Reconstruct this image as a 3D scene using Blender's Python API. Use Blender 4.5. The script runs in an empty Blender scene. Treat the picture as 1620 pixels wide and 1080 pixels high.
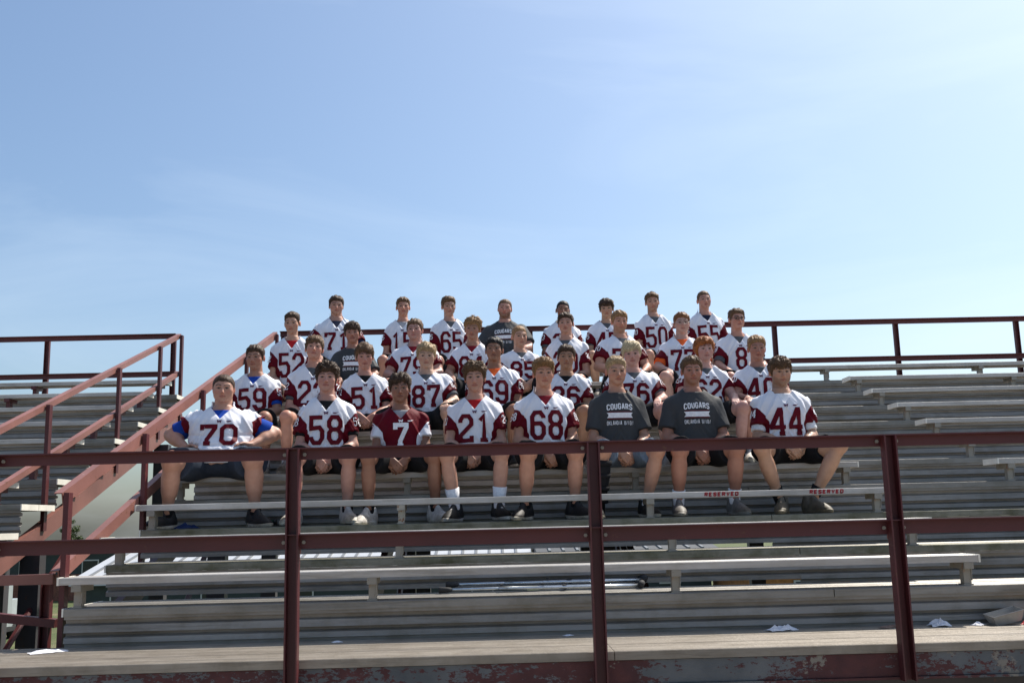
import bpy, math, random
import numpy as np
from mathutils import Matrix, Vector
random.seed(7)
SC = bpy.context.scene
COL = SC.collection
# ---------------------------------------------------------------- camera
FPX, PITCH, YAW, ROLL, EYE = 1626.5, 0.17256, 0.0216, 0.02458, 0.667
_r0 = Vector((math.cos(YAW), -math.sin(YAW), 0))
_fw = Vector((math.sin(YAW)*math.cos(PITCH), math.cos(YAW)*math.cos(PITCH), math.sin(PITCH)))
_u0 = _r0.cross(_fw)
_r = _r0*math.cos(ROLL) - _u0*math.sin(ROLL)
_u = _r0*math.sin(ROLL) + _u0*math.cos(ROLL)
cam = bpy.data.objects.new('camera', bpy.data.cameras.new('camera'))
COL.objects.link(cam)
cam.data.sensor_width = 36.0
cam.data.lens = FPX/1620*36.0
cam.data.clip_end = 5000
_b = -_fw
cam.matrix_world = Matrix(((_r.x, _u.x, _b.x, 0), (_r.y, _u.y, _b.y, 0), (_r.z, _u.z, _b.z, EYE), (0, 0, 0, 1)))
SC.camera = cam
SC.view_settings.view_transform = 'Standard'
SC.view_settings.look = 'None'
SC.view_settings.exposure = 0.5
SC.view_settings.gamma = 1
# ---------------------------------------------------------------- sky and sun
SUNV = Vector((0.4394, 0.3687, 0.8192)).normalized()      # towards the sun: high, right and a little behind the stand
world = bpy.data.worlds.new('World'); SC.world = world; world.use_nodes = True
wn = world.node_tree.nodes; wl = world.node_tree.links; wn.clear()
wo = wn.new('ShaderNodeOutputWorld'); wb = wn.new('ShaderNodeBackground')
sky = wn.new('ShaderNodeTexSky'); sky.sky_type = 'NISHITA'; sky.sun_disc = False
sky.sun_elevation = math.asin(SUNV.z); sky.sun_rotation = math.atan2(SUNV.x, SUNV.y)
sky.air_density = 1.0; sky.dust_density = 2.6; sky.ozone_density = 3.0
wb.inputs['Strength'].default_value = 0.111
tc = wn.new('ShaderNodeTexCoord')
mp = wn.new('ShaderNodeMapping'); mp.inputs['Scale'].default_value = (1.3, 2.2, 6.0); mp.inputs['Rotation'].default_value = (0.2, 0.35, 0.5)
nz = wn.new('ShaderNodeTexNoise'); nz.inputs['Scale'].default_value = 1.5; nz.inputs['Detail'].default_value = 7; nz.inputs['Roughness'].default_value = 0.55; nz.inputs['Distortion'].default_value = 0.6
rp = wn.new('ShaderNodeValToRGB'); rp.color_ramp.elements[0].position = 0.44; rp.color_ramp.elements[1].position = 0.8
rp.color_ramp.elements[1].color = (0.20, 0.20, 0.20, 1)
mx = wn.new('ShaderNodeMixRGB'); mx.blend_type = 'MIX'; mx.inputs['Color2'].default_value = (7.6, 8.4, 9.0, 1)
wl.new(tc.outputs['Generated'], mp.inputs['Vector']); wl.new(mp.outputs['Vector'], nz.inputs['Vector'])
wl.new(nz.outputs['Fac'], rp.inputs['Fac']); wl.new(rp.outputs['Color'], mx.inputs['Fac'])
tn = wn.new('ShaderNodeMixRGB'); tn.blend_type = 'MULTIPLY'; tn.inputs['Fac'].default_value = 1.0; tn.inputs['Color2'].default_value = (0.96, 1.035, 1.05, 1)
wl.new(sky.outputs['Color'], tn.inputs['Color1']); wl.new(tn.outputs['Color'], mx.inputs['Color1']); wl.new(mx.outputs['Color'], wb.inputs['Color']); wl.new(wb.outputs[0], wo.inputs['Surface'])
sl = bpy.data.lights.new('sun', 'SUN'); sl.energy = 4.6; sl.angle = math.radians(0.53); sl.color = (1.0, 0.93, 0.83)
so = bpy.data.objects.new('sun', sl); COL.objects.link(so)
so.rotation_euler = SUNV.to_track_quat('Z', 'Y').to_euler(); so.location = (20, 10, 30)
# ---------------------------------------------------------------- layout numbers (metres)
D, D1, H, S = 0.6424, 6.263, 0.222, 0.178      # row depth, first riser, row rise, seat above its tread
XL, XR, XA, XE = -2.567, 2.90, 4.04, 9.6       # left end, aisle left, aisle right, far right end
DR, ZR, ZM = 5.40, 1.068, 0.627                # front guard rail
DB, ZB, ZBM = 12.44, 3.014, 2.549              # back guard rail
LX, LT, LE = -3.83, -3.69, -9.5                # left stand: seat end, tread end, far end
row = lambda n: D1 + (n-1)*D
# ---------------------------------------------------------------- materials
def nodes(name):
    m = bpy.data.materials.new(name); m.use_nodes = True
    nt = m.node_tree; return m, nt.nodes, nt.links, nt.nodes['Principled BSDF']
def mapping(n, l, scale, coord='Object'):
    t = n.new('ShaderNodeTexCoord'); p = n.new('ShaderNodeMapping'); p.inputs['Scale'].default_value = scale
    l.new(t.outputs[coord], p.inputs['Vector']); return p.outputs['Vector']
def noise(n, l, vec, scale, detail=4, rough=0.55):
    t = n.new('ShaderNodeTexNoise'); t.inputs['Scale'].default_value = scale; t.inputs['Detail'].default_value = detail
    t.inputs['Roughness'].default_value = rough; l.new(vec, t.inputs['Vector']); return t.outputs['Fac']
def ramp(n, l, fac, stops):
    r = n.new('ShaderNodeValToRGB'); e = r.color_ramp.elements
    while len(e) < len(stops): e.new(0.5)
    for q, (p, c) in zip(e, stops): q.position = p; q.color = (*c, 1) if len(c) == 3 else c
    l.new(fac, r.inputs['Fac']); return r.outputs['Color']
def mix(n, l, fac, a, b, mode='MIX'):
    m = n.new('ShaderNodeMixRGB'); m.blend_type = mode
    for s, v in (('Fac', fac), ('Color1', a), ('Color2', b)):
        if hasattr(v, 'links'): l.new(v, m.inputs[s])
        else: m.inputs[s].default_value = v if isinstance(v, (int, float)) else (*v, 1)
    return m.outputs['Color']
def bump(n, l, b, h, dist, strength=1.0):
    q = n.new('ShaderNodeBump'); q.inputs['Distance'].default_value = dist; q.inputs['Strength'].default_value = strength
    l.new(h, q.inputs['Height']); l.new(q.outputs['Normal'], b.inputs['Normal'])
def aluminium(name, base, stain, amount=0.5, metal=0.35, rough=0.5):
    m, n, l, b = nodes(name)
    v = mapping(n, l, (0.6, 9, 9)); v2 = mapping(n, l, (3, 3, 3)); v3 = mapping(n, l, (2.2, 30, 30))
    c = ramp(n, l, noise(n, l, v, 1.5, 6, 0.6), [(0.3, [x*0.72 for x in base]), (0.7, [min(1, x*1.15) for x in base])])
    s = ramp(n, l, noise(n, l, v2, 1.3, 7, 0.65), [(0.46, (0, 0, 0)), (0.66, (amount,)*3)])
    c = mix(n, l, s, c, stain)
    g = ramp(n, l, noise(n, l, v3, 1.0, 5, 0.7), [(0.5, (1, 1, 1)), (0.72, (0.5, 0.47, 0.42))])
    c = mix(n, l, 0.7, c, g, 'MULTIPLY')
    l.new(c, b.inputs['Base Color']); b.inputs['Metallic'].default_value = metal; b.inputs['Roughness'].default_value = rough
    bump(n, l, b, noise(n, l, v2, 14, 5), 0.003, 0.6)
    return m
ALU = aluminium('weathered_aluminium', (0.29, 0.275, 0.25), (0.15, 0.135, 0.10))
ALU_RISER = aluminium('riser_aluminium', (0.31, 0.29, 0.265), (0.16, 0.14, 0.10), 0.5, 0.2, 0.5)
ALU_MOSS = aluminium('mossy_aluminium', (0.24, 0.23, 0.18), (0.08, 0.08, 0.03), 0.85, 0.25, 0.6)
ALU_SEAT = aluminium('bench_aluminium', (0.52, 0.50, 0.47), (0.32, 0.29, 0.24), 0.4, 0.12, 0.45)
ALU_WALK = aluminium('walkway_aluminium', (0.30, 0.26, 0.21), (0.17, 0.14, 0.10), 0.6, 0.2, 0.55)
def painted(name, base, worn, lo=0.62, rust=(0.12, 0.05, 0.025)):
    m, n, l, b = nodes(name)
    v = mapping(n, l, (1, 1, 1))
    c = ramp(n, l, noise(n, l, v, 2.5, 5), [(0.3, [x*0.8 for x in base]), (0.7, [x*1.2 for x in base])])
    c = mix(n, l, ramp(n, l, noise(n, l, v, 28, 6, 0.7), [(lo, (0, 0, 0)), (lo+0.03, (1, 1, 1))]), c, worn)
    c = mix(n, l, ramp(n, l, noise(n, l, v, 11, 6, 0.7), [(0.63, (0, 0, 0)), (0.7, (0.8, 0.8, 0.8))]), c, rust)
    l.new(c, b.inputs['Base Color']); b.inputs['Roughness'].default_value = 0.5
    bump(n, l, b, noise(n, l, v, 40, 4), 0.0015, 0.4)
    return m
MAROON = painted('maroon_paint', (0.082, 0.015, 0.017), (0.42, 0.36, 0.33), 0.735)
MAROON_SUNLIT = painted('sunlit_maroon_paint', (0.225, 0.096, 0.078), (0.50, 0.42, 0.38), 0.69)  # maroon with sunlight put into its base colour; flecks and rust are wear
STEEL_DARK = painted('dark_steel', (0.05, 0.045, 0.05), (0.12, 0.1, 0.09), 0.72)
BRACKET = painted('bracket_steel', (0.27, 0.25, 0.21), (0.16, 0.09, 0.05), 0.62, (0.28, 0.13, 0.06))
def fascia_mat():
    m, n, l, b = nodes('peeling_fascia'); v = mapping(n, l, (1, 1, 1)); vs = mapping(n, l, (0.5, 1, 1))
    big = noise(n, l, vs, 2.6, 4, 0.65); fine = noise(n, l, mapping(n, l, (0.7, 1, 1.3)), 26, 9, 0.78)
    a = n.new('ShaderNodeMath'); a.operation = 'ADD'; l.new(big, a.inputs[0])
    k = n.new('ShaderNodeMath'); k.operation = 'MULTIPLY'; k.inputs[1].default_value = 0.95; l.new(fine, k.inputs[0]); l.new(k.outputs[0], a.inputs[1])
    peel = ramp(n, l, a.outputs[0], [(0.945, (0, 0, 0)), (0.965, (1, 1, 1))])
    grey = ramp(n, l, noise(n, l, v, 5, 6), [(0.3, (0.075, 0.084, 0.09)), (0.7, (0.14, 0.145, 0.148))])
    red = ramp(n, l, noise(n, l, v, 9, 5), [(0.3, (0.055, 0.014, 0.015)), (0.7, (0.10, 0.026, 0.025))])
    c = mix(n, l, peel, grey, red)
    c = mix(n, l, ramp(n, l, noise(n, l, v, 4.3, 7, 0.7), [(0.61, (0, 0, 0)), (0.64, (1, 1, 1))]), c, (0.22, 0.195, 0.16))
    l.new(c, b.inputs['Base Color']); b.inputs['Roughness'].default_value = 0.65
    bump(n, l, b, a.outputs[0], 0.01, 0.6); return m
FASCIA = fascia_mat()
def plain(name, base, rough=0.6, metal=0.0, var=0.15, scale=20, bumpd=0.0):
    m, n, l, b = nodes(name); v = mapping(n, l, (1, 1, 1))
    c = ramp(n, l, noise(n, l, v, scale, 4), [(0.3, [x*(1-var) for x in base]), (0.7, [min(1, x*(1+var)) for x in base])])
    l.new(c, b.inputs['Base Color']); b.inputs['Roughness'].default_value = rough; b.inputs['Metallic'].default_value = metal
    if bumpd: bump(n, l, b, noise(n, l, v, scale*6, 3), bumpd, 0.5)
    return m
_cl = {}
def cloth(base, rough=0.85):
    k = tuple(round(x, 3) for x in base)
    if k not in _cl: _cl[k] = plain('cloth_%d' % len(_cl), base, rough, 0, 0.12, 60, 0.0006); _cl[k].node_tree.nodes['Principled BSDF'].inputs['Specular IOR Level'].default_value = 0.15
    return _cl[k]
def jersey_mat(name, body, sleeve):
    m, n, l, b = nodes(name)
    at = n.new('ShaderNodeAttribute'); at.attribute_name = 'sleeve'
    st = n.new('ShaderNodeMath'); st.operation = 'GREATER_THAN'; st.inputs[1].default_value = 0.0; l.new(at.outputs['Fac'], st.inputs[0])
    c = mix(n, l, st.outputs[0], body, sleeve)
    v = mapping(n, l, (1, 1, 1))
    c = mix(n, l, 1.0, c, ramp(n, l, noise(n, l, v, 7, 5), [(0.3, (0.9, 0.9, 0.9)), (0.65, (1, 1, 1))]), 'MULTIPLY')
    l.new(c, b.inputs['Base Color']); b.inputs['Roughness'].default_value = 0.62
    b.inputs['Specular IOR Level'].default_value = 0.12
    bump(n, l, b, noise(n, l, mapping(n, l, (1, 1, 1.0)), 26, 4, 0.6), 0.008, 0.45); return m
WHITE = (0.76, 0.77, 0.83); MAR = (0.115, 0.0015, 0.009)
J_WHITE = jersey_mat('white_jersey_cloth', WHITE, MAR)
J_MAROON = jersey_mat('maroon_jersey_cloth', MAR, WHITE)
J_TEE = jersey_mat('heather_tee_cloth', (0.054, 0.056, 0.059), (0.054, 0.056, 0.059))
INK_M = cloth(MAR, 0.6); INK_W = cloth((0.78, 0.78, 0.8), 0.6); INK_D = cloth((0.10, 0.03, 0.07))
def skin_mat():
    m, n, l, b = nodes('skin'); at = n.new('ShaderNodeAttribute'); at.attribute_name = 'tint'
    v = mapping(n, l, (1, 1, 1))
    c = mix(n, l, 1.0, at.outputs['Color'], ramp(n, l, noise(n, l, v, 22, 5), [(0.3, (0.86, 0.82, 0.80)), (0.7, (1.0, 1.0, 1.0))]), 'MULTIPLY')
    l.new(c, b.inputs['Base Color']); b.inputs['Roughness'].default_value = 0.52
    b.inputs['Subsurface Weight'].default_value = 0.12; b.inputs['Subsurface Radius'].default_value = (0.012, 0.004, 0.002); b.inputs['Subsurface Scale'].default_value = 0.6
    bump(n, l, b, noise(n, l, v, 140, 3), 0.0012, 0.4); return m
SKIN = skin_mat()
_hm = {}
def hair_mat(base):
    if base not in _hm:
        m, n, l, b = nodes('hair_%d' % len(_hm)); v = mapping(n, l, (130, 45, 60)); v2 = mapping(n, l, (1, 1, 1))
        f = noise(n, l, v, 1.0, 4, 0.6)
        c = ramp(n, l, f, [(0.3, [x*0.6 for x in base]), (0.5, base), (0.75, [min(1, x*1.8) for x in base])])
        l.new(c, b.inputs['Base Color']); b.inputs['Roughness'].default_value = 0.6; b.inputs['Specular IOR Level'].default_value = 0.3
        bump(n, l, b, f, 0.004, 0.6); _hm[base] = m
    return _hm[base]
def shoe_mat(name, upper, sole):
    m, n, l, b = nodes(name); at = n.new('ShaderNodeAttribute'); at.attribute_name = 'sleeve'
    st = n.new('ShaderNodeMath'); st.operation = 'GREATER_THAN'; st.inputs[1].default_value = 0.0; l.new(at.outputs['Fac'], st.inputs[0])
    c = mix(n, l, st.outputs[0], upper, sole); v = mapping(n, l, (1, 1, 1))
    c = mix(n, l, 0.8, c, ramp(n, l, noise(n, l, v, 30, 5), [(0.35, (0.6, 0.57, 0.53)), (0.6, (1, 1, 1))]), 'MULTIPLY')
    l.new(c, b.inputs['Base Color']); b.inputs['Roughness'].default_value = 0.6; bump(n, l, b, noise(n, l, v, 90, 3), 0.002, 0.5); return m
# ---------------------------------------------------------------- object helpers
def obj(name, me, mat=None, parent=None, loc=(0, 0, 0), rz=0.0):
    o = bpy.data.objects.new(name, me); COL.objects.link(o)
    if mat is not None and me is not None and not me.materials: me.materials.append(mat)
    o.parent = parent; o.location = loc; o.rotation_euler = (0, 0, rz); return o
def tag(o, label=None, cat=None, group=None, kind=None):
    for k, v in (('label', label), ('category', cat), ('group', group), ('kind', kind)):
        if v: o[k] = v
    return o
def thing(name, label, cat, loc=(0, 0, 0), rz=0.0, group=None): return tag(obj(name, None, None, None, loc, rz), label, cat, group)
class MB:
    def __init__(s): s.v = []; s.f = []
    def add(s, vs, fs):
        o = len(s.v); s.v += [tuple(v) for v in vs]; s.f += [tuple(i+o for i in f) for f in fs]; return s
    def box(s, x0, x1, y0, y1, z0, z1):
        return s.add([(x0, y0, z0), (x1, y0, z0), (x1, y1, z0), (x0, y1, z0), (x0, y0, z1), (x1, y0, z1), (x1, y1, z1), (x0, y1, z1)],
                     [(0, 3, 2, 1), (4, 5, 6, 7), (0, 1, 5, 4), (1, 2, 6, 5), (2, 3, 7, 6), (3, 0, 4, 7)])
    def extrude(s, prof, a, b, up=(0, 0, 1), flip=False):
        """closed 2-D outline (p, q) carried from point a to point b; q follows `up`"""
        a = Vector(a); b = Vector(b); d = (b-a).normalized(); side = Vector(up).cross(d)
        side = side.normalized(); u = d.cross(side).normalized()
        n = len(prof)
        vs = [a + side*p + u*q for p, q in prof] + [b + side*p + u*q for p, q in prof]
        fs = [(i, (i+1) % n, n+(i+1) % n, n+i) for i in range(n)] + [tuple(range(n-1, -1, -1)), tuple(range(n, 2*n))]
        return s.add(vs, fs)
    def tube(s, pts, rad, n=8):
        pts = [Vector(p) for p in pts]; rads = rad if isinstance(rad, (list, tuple)) else [rad]*len(pts); rings = []
        for i, p in enumerate(pts):
            d = (pts[min(i+1, len(pts)-1)] - pts[max(i-1, 0)]).normalized()
            a = d.cross(Vector((0, 0, 1)) if abs(d.z) < 0.9 else Vector((1, 0, 0))).normalized(); b = d.cross(a)
            rings.append([p + (a*math.cos(t) + b*math.sin(t))*rads[i] for t in [2*math.pi*k/n for k in range(n)]])
        vs = [v for r in rings for v in r]
        fs = [(i*n+k, i*n+(k+1) % n, (i+1)*n+(k+1) % n, (i+1)*n+k) for i in range(len(pts)-1) for k in range(n)]
        fs += [tuple(range(n-1, -1, -1)), tuple(range((len(pts)-1)*n, len(pts)*n))]
        return s.add(vs, fs)
    def mesh(s, name='mesh', smooth=False):
        me = bpy.data.meshes.new(name); me.from_pydata([tuple(v) for v in s.v], [], s.f); me.validate()
        bm_fix(me)
        if smooth: me.polygons.foreach_set('use_smooth', [True]*len(me.polygons))
        return me
    def build(s, name, mat, parent=None, smooth=False, loc=(0, 0, 0)): return obj(name, s.mesh(name, smooth), mat, parent, loc)
import bmesh
def bm_fix(me):
    bm = bmesh.new(); bm.from_mesh(me); bmesh.ops.recalc_face_normals(bm, faces=bm.faces); bm.to_mesh(me); bm.free()
# ================================================================ the ground
def ground():
    ys = [-60, 0, 5, 10, 14, 18, 24, 32, 40, 60, 90, 140, 300, 900, 3000]
    zs = [-1.15, -1.15, -1.15, -1.15, -1.2, -1.7, -3.0, -4.4, -5, -5, -5, -5, -8, -20, -45]
    xs = [-3000, -600, -200, -80, -40, -20, -10, 0, 10, 20, 40, 80, 200, 600, 3000]
    m = MB(); nx = len(xs)
    m.add([(x, y, z + (0.15*math.sin(x*0.13+y*0.07) if y > 16 else 0)) for y, z in zip(ys, zs) for x in xs],
          [(j*nx+i, j*nx+i+1, (j+1)*nx+i+1, (j+1)*nx+i) for j in range(len(ys)-1) for i in range(nx-1)])
    mt, n, l, b = nodes('mown_grass'); v = mapping(n, l, (1, 1, 1))
    c = ramp(n, l, noise(n, l, v, 0.25, 8, 0.65), [(0.35, (0.055, 0.085, 0.022)), (0.55, (0.10, 0.115, 0.04)), (0.68, (0.19, 0.16, 0.085))])
    c = mix(n, l, 0.6, c, ramp(n, l, noise(n, l, v, 14, 6, 0.7), [(0.3, (0.55, 0.55, 0.5)), (0.7, (1.2, 1.2, 1.2))]), 'MULTIPLY')
    l.new(c, b.inputs['Base Color']); b.inputs['Roughness'].default_value = 0.95; bump(n, l, b, noise(n, l, v, 30, 5), 0.05)
    tag(m.build('ground', mt), kind='structure')
ground()
def apron():  # unseen pale ground added to bounce sunlight up onto the stand
    mt, n, l, b = nodes('pale_bounce_ground'); v = mapping(n, l, (1, 1, 1))
    c = ramp(n, l, noise(n, l, v, 0.6, 7, 0.6), [(0.3, (0.24, 0.205, 0.165)), (0.7, (0.32, 0.275, 0.225))])
    l.new(c, b.inputs['Base Color']); b.inputs['Roughness'].default_value = 0.9; bump(n, l, b, noise(n, l, v, 60, 4), 0.01)
    tag(MB().box(-70, 70, -45, 5.2, -1.3, -1.14).build('bounce_apron', mt), kind='structure')
apron()
# ================================================================ stands
def plank_profile(depth, thick, ribs=10):
    """front at p=0 going back to p=depth; top at q=0, shallow ribs on top, lips below"""
    top = []
    for i in range(ribs):
        a = depth*(i+0.12)/ribs; b = depth*(i+0.5)/ribs; c = depth*(i+0.62)/ribs; d = depth*(i+1.0)/ribs
        top += [(a, 0), (b, 0), (c, -0.003), (d-depth*0.03/ribs, -0.003)]
    pts = [(0, -thick), (0, -0.004), (0.003, 0)] + top[1:] + [(depth, -0.004), (depth, -thick), (depth-0.02, -thick), (depth-0.02, -0.012), (0.02, -0.012), (0.02, -thick)]
    return pts
def riser_profile(hgt):
    """corrugated sheet hanging from q=0 to q=-hgt; p>0 is towards the back"""
    q = 0; f = []
    for dq, p in ((0, 0.0), (0.018, 0.0), (0.003, 0.030), (0.022, 0.034), (0.010, 0.006), (0.040, 0.0), (0.003, 0.034), (0.016, 0.038), (0.012, 0.006), (0.030, 0.002), (0.004, 0.022)):
        q -= dq
        if -q > hgt: break
        f.append((p, q))
    f.append((f[-1][0], -hgt))
    return f + [(p+0.003, qq) for p, qq in reversed(f)]
# extrude() with up=z carried along +x puts p along +y
PLANK_T = plank_profile(0.30, 0.045, 11)
PLANK_S = plank_profile(0.245, 0.042, 8)
PLANK_W = plank_profile(0.283, 0.045, 13)
def run(prof, x0, x1, y, z, name, mat, parent):
    # side = up x d = z x x = y ; u = d x side = x x y = z
    return MB().extrude(prof, (x0, y, z), (x1, y, z)).build(name, mat, parent)
def bracket_mesh():
    m = MB()
    m.box(-0.028, 0.028, -0.012, 0.19, -0.082, -0.0435)
    m.box(-0.022, 0.022, 0.022, 0.075, -S+0.002, -0.083)
    m.box(-0.03, 0.03, 0.012, 0.09, -S+0.0005, -S+0.008)
    m.box(0.0225, 0.027, 0.016, 0.08, -0.15, -0.083)
    return m.mesh('bracket')
BRM = bracket_mesh(); BRM.materials.append(BRACKET)
BRM2 = BRM.copy(); BRM2.materials.clear(); BRM2.materials.append(MAROON)
RUSTY = painted('rusty_bracket', (0.36, 0.33, 0.27), (0.25, 0.10, 0.04), 0.55, (0.27, 0.10, 0.035))
CAPM = plain('end_cap_alloy', (0.82, 0.79, 0.70), 0.5, 0.0, 0.1, 8)
def bench(stand, n, x0, x1, xs, bm_=None):
    o = run(PLANK_S, x0, x1, row(n)-0.012, n*H+S, 'bench_plank', ALU_SEAT, stand)
    for x in xs:
        b = obj('bracket', bm_ or BRM, None, o, (x, row(n), n*H+S))
    for xe, sg in ((x0, -1), (x1, 1)):
        MB().box(min(xe, xe+sg*0.012)+sg*0.001, max(xe, xe+sg*0.012)+sg*0.001, row(n)-0.014, row(n)+0.236, n*H+S-0.044, n*H+S+0.002).build('end_cap', CAPM, o)
    return o
def riser(stand, n, x0, x1, gap):
    zt = n*H-0.046
    run(riser_profile(H-0.046-gap), x0, x1, row(n)+0.012, zt, 'riser_panel', ALU_RISER, stand)
def make_stand(name, label, x0, x1, joints, xt0, xt1, moss):
    st = thing(name, label, 'bleachers', (0, 0, 0))
    js = [xt0] + joints + [xt1]
    for n in range(1, 11):
        for a, b in zip(js[:-1], js[1:]):
            for k in range(2):
                run(PLANK_T, a+0.003, b-0.003, row(n)+0.312*k, n*H, 'tread_plank', ALU_MOSS if (n in moss and k == 0) else ALU, st)
            riser(st, n, a+0.0003, b-0.0003, 0.024 if (n in (2, 3) and a < 1) else -0.003)
    for n in range(1, 11):
        for xe, sg in ((xt0, -1), (xt1, 1)):
            for k in range(2):
                yy = row(n)+0.312*k; MB().box(min(xe, xe+sg*0.01), max(xe, xe+sg*0.01), yy-0.002, yy+0.302, n*H-0.047, n*H+0.001).build('end_cap', CAPM, st)
    return st
main = make_stand('bleacher_stand', 'large grey aluminium bleachers with maroon frame that the players sit on', XL, XE, [2.02, 6.2], XL+0.03, XE, (2, 3))
BX = [XL+0.10, -0.73, 1.08, XR-0.06]; BX2 = [XA+0.10, 5.9, 7.7, 9.4]
BENCH = {}
for n in range(1, 10):
    off = {1: 0, 2: 0.10, 3: 0.06}.get(n, (n % 3)*0.05)
    BENCH[n] = bench(main, n, XL, XR, [BX[0], BX[1]+off, BX[2]+off, BX[3]-off*0.5])
    bench(main, n, XA, XE, BX2)
bench(main, 10, XL, 2.3, [-2.45, -0.7, 0.9, 2.1]); bench(main, 10, 2.303, XE, [4.0, 5.85, 7.6, 9.3])
for ch in BENCH[3].children:
    if ch.name.startswith('bracket') and abs(ch.location.x+0.67) < 0.1:
        ch.data = BRM.copy(); ch.data.materials.clear(); ch.data.materials.append(RUSTY)
left = make_stand('bleacher_stand', 'second aluminium bleachers standing left of the staircase gap, nobody seated', LE, LX, [-7.0], LE, LT, ())
for n in range(1, 11): bench(left, n, LE, LX, [-8.9, -7.1, -5.35, LX-0.08], BRM2)
# walkway along the front of both stands
wk = tag(obj('walkway', None), 'ribbed aluminium walkway in front of the first bleacher row with litter on it', 'walkway')
for a, b in ((-9.5, -4.0), (-3.996, 0.6), (0.604, 5.2), (5.204, 9.6)):
    for k in range(3):
        run(PLANK_W, a, b, DR+0.035+0.288*k, 0.0, 'walkway_plank', ALU_WALK, wk)
fs = MB().extrude([(0, -0.115), (0, 0.0), (0.012, 0.0), (0.012, -0.103), (0.06, -0.103), (0.06, -0.115)], (-9.5, DR+0.045, -0.048), (9.6, DR+0.045, -0.048)).build('fascia_channel', FASCIA, wk)
MB().extrude([(0, -0.012), (0, 0.0), (0.07, 0), (0.07, -0.012)], (-9.5, DR+0.03, -0.165), (9.6, DR+0.03, -0.165)).build('fascia_lip', FASCIA, wk)
for x in (-8, -5, -2, 1, 4, 7):
    MB().box(x-0.05, x+0.05, DR+0.2, DR+0.3, -1.2, -0.05).build('support_column', STEEL_DARK, wk)
MB().box(-9.5, 9.6, DR+0.32, DR+0.34, -0.75, -0.05).build('shade_board', STEEL_DARK, wk)  # dark sheet added in place of the shade beneath the walkway
# sloping frame under each stand
SL = Vector((0, D, H)).normalized()
CH = [(0, 0), (0.05, 0), (0.05, 0.012), (0.012, 0.012), (0.012, 0.138), (0.05, 0.138), (0.05, 0.15), (0, 0.15)]
def frame(st, xs, ends, name='stringer'):
    for x in xs:
        a = (x, D1+0.06, -0.25); k = (DB+0.05-D1)/D
        b = (x, D1+0.06+k*D, -0.25+k*H)
        MB().extrude(CH, a, b).build(name, MAROON_SUNLIT if x < -3 else MAROON, st)
        for y in ends:
            t = -0.3+(y-D1)/D*H
            MB().box(x-0.08, x+0.08, y-0.06, y+0.06, -1.9 if y > 10 else -1.3, t).build('column', STEEL_DARK, st)
        MB().tube([(x+0.02, D1+0.9, -0.9), (x+0.02, D1+3.0, 0.55)], 0.025, 6).build('brace', MAROON, st)
        for n in range(1, 11):
            MB().box(x-0.02, x+0.02, row(n)+0.05, row(n)+0.09, n*H-H+0.02, n*H-0.05).build('step_post', MAROON, st)
frame(main, [XL+0.05, -0.8, 1.05, 2.95, 4.1, 6.0, 7.9], (7.6, 9.6, 11.8))
frame(left, [LT-0.06, -5.5, -7.4], (7.1, 8.6, 11.8))
# ================================================================ guard rails
ANG = [(0, -0.060), (0, 0.0), (-0.052, 0.0), (-0.052, -0.007), (-0.007, -0.007), (-0.007, -0.060)]      # flange towards the camera
ANGM = [(0, -0.075), (0, 0.0), (-0.055, 0.0), (-0.055, -0.007), (-0.007, -0.007), (-0.007, -0.075)]
POST = lambda w, d: [(-w/2, 0), (w/2, 0), (w/2, d), (w/2-0.008, d), (w/2-0.008, 0.008), (-w/2+0.008, 0.008), (-w/2+0.008, d), (-w/2, d)]
def vpost(x, y, z0, z1, parent, w=0.068, d=0.05, mat=MAROON, flipy=-1):
    pr = POST(w, d); m = MB(); n = len(pr)
    vs = [(x+p, y+flipy*q, z0) for p, q in pr] + [(x+p, y+flipy*q, z1) for p, q in pr]
    m.add(vs, [(i, (i+1) % n, n+(i+1) % n, n+i) for i in range(n)] + [tuple(range(n)), tuple(range(n, 2*n))])
    return m.build('post', mat, parent)
fence = thing('guard_fence', 'maroon angle iron guard fence along the front edge of the walkway', 'fence', (0, 0, 0))
FX = [-1.032+1.557*k for k in range(-5, 6)]
MB().extrude(ANG, (-9.4, DR+0.02, ZR), (9.4, DR+0.02, ZR)).build('top_rail', MAROON, fence)
MB().extrude(ANGM, (-9.4, DR+0.02, ZM), (9.4, DR+0.02, ZM)).build('middle_rail', MAROON, fence)
for x in FX: vpost(x, DR+0.012, -0.175, ZR-0.0075, fence, 0.066, 0.064)
BOLT = MB().tube([(0, 0, 0), (0, -0.009, 0)], 0.010, 6).mesh('bolt'); BOLT.materials.append(BRACKET)
for x in FX:
    for dx in (-0.052, 0.052):
        for z in (ZR-0.034, ZM-0.042): obj('bolt', BOLT, None, fence, (x+dx, DR+0.0125+(0.0 if dx else 0), z))
    MB().box(x-0.036, x+0.036, DR+0.0135, DR+0.018, ZM-0.10, ZM-0.076).build('weld_plate', MAROON_SUNLIT, fence)
back = thing('guard_rail', 'maroon back guard rail behind the top row of the large bleachers', 'railing', (0, 0, 0))
MB().extrude(ANG, (XL, DB, ZB), (XE, DB, ZB)).build('top_rail', MAROON, back)
MB().extrude(ANG, (XL, DB, ZBM), (XE, DB, ZBM)).build('middle_rail', MAROON, back)
for x in [-2.53+1.513*k for k in range(9)]: vpost(x, DB+0.045, 1.9, ZB-0.008, back, 0.06, 0.04)
back2 = thing('guard_rail', 'maroon back guard rail behind the top row of the empty left bleachers', 'railing', (0, 0, 0))
MB().extrude(ANG, (LE, DB, ZB), (LX, DB, ZB)).build('top_rail', MAROON, back2)
MB().extrude(ANG, (LE, DB, ZBM), (LX, DB, ZBM)).build('middle_rail', MAROON, back2)
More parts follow.
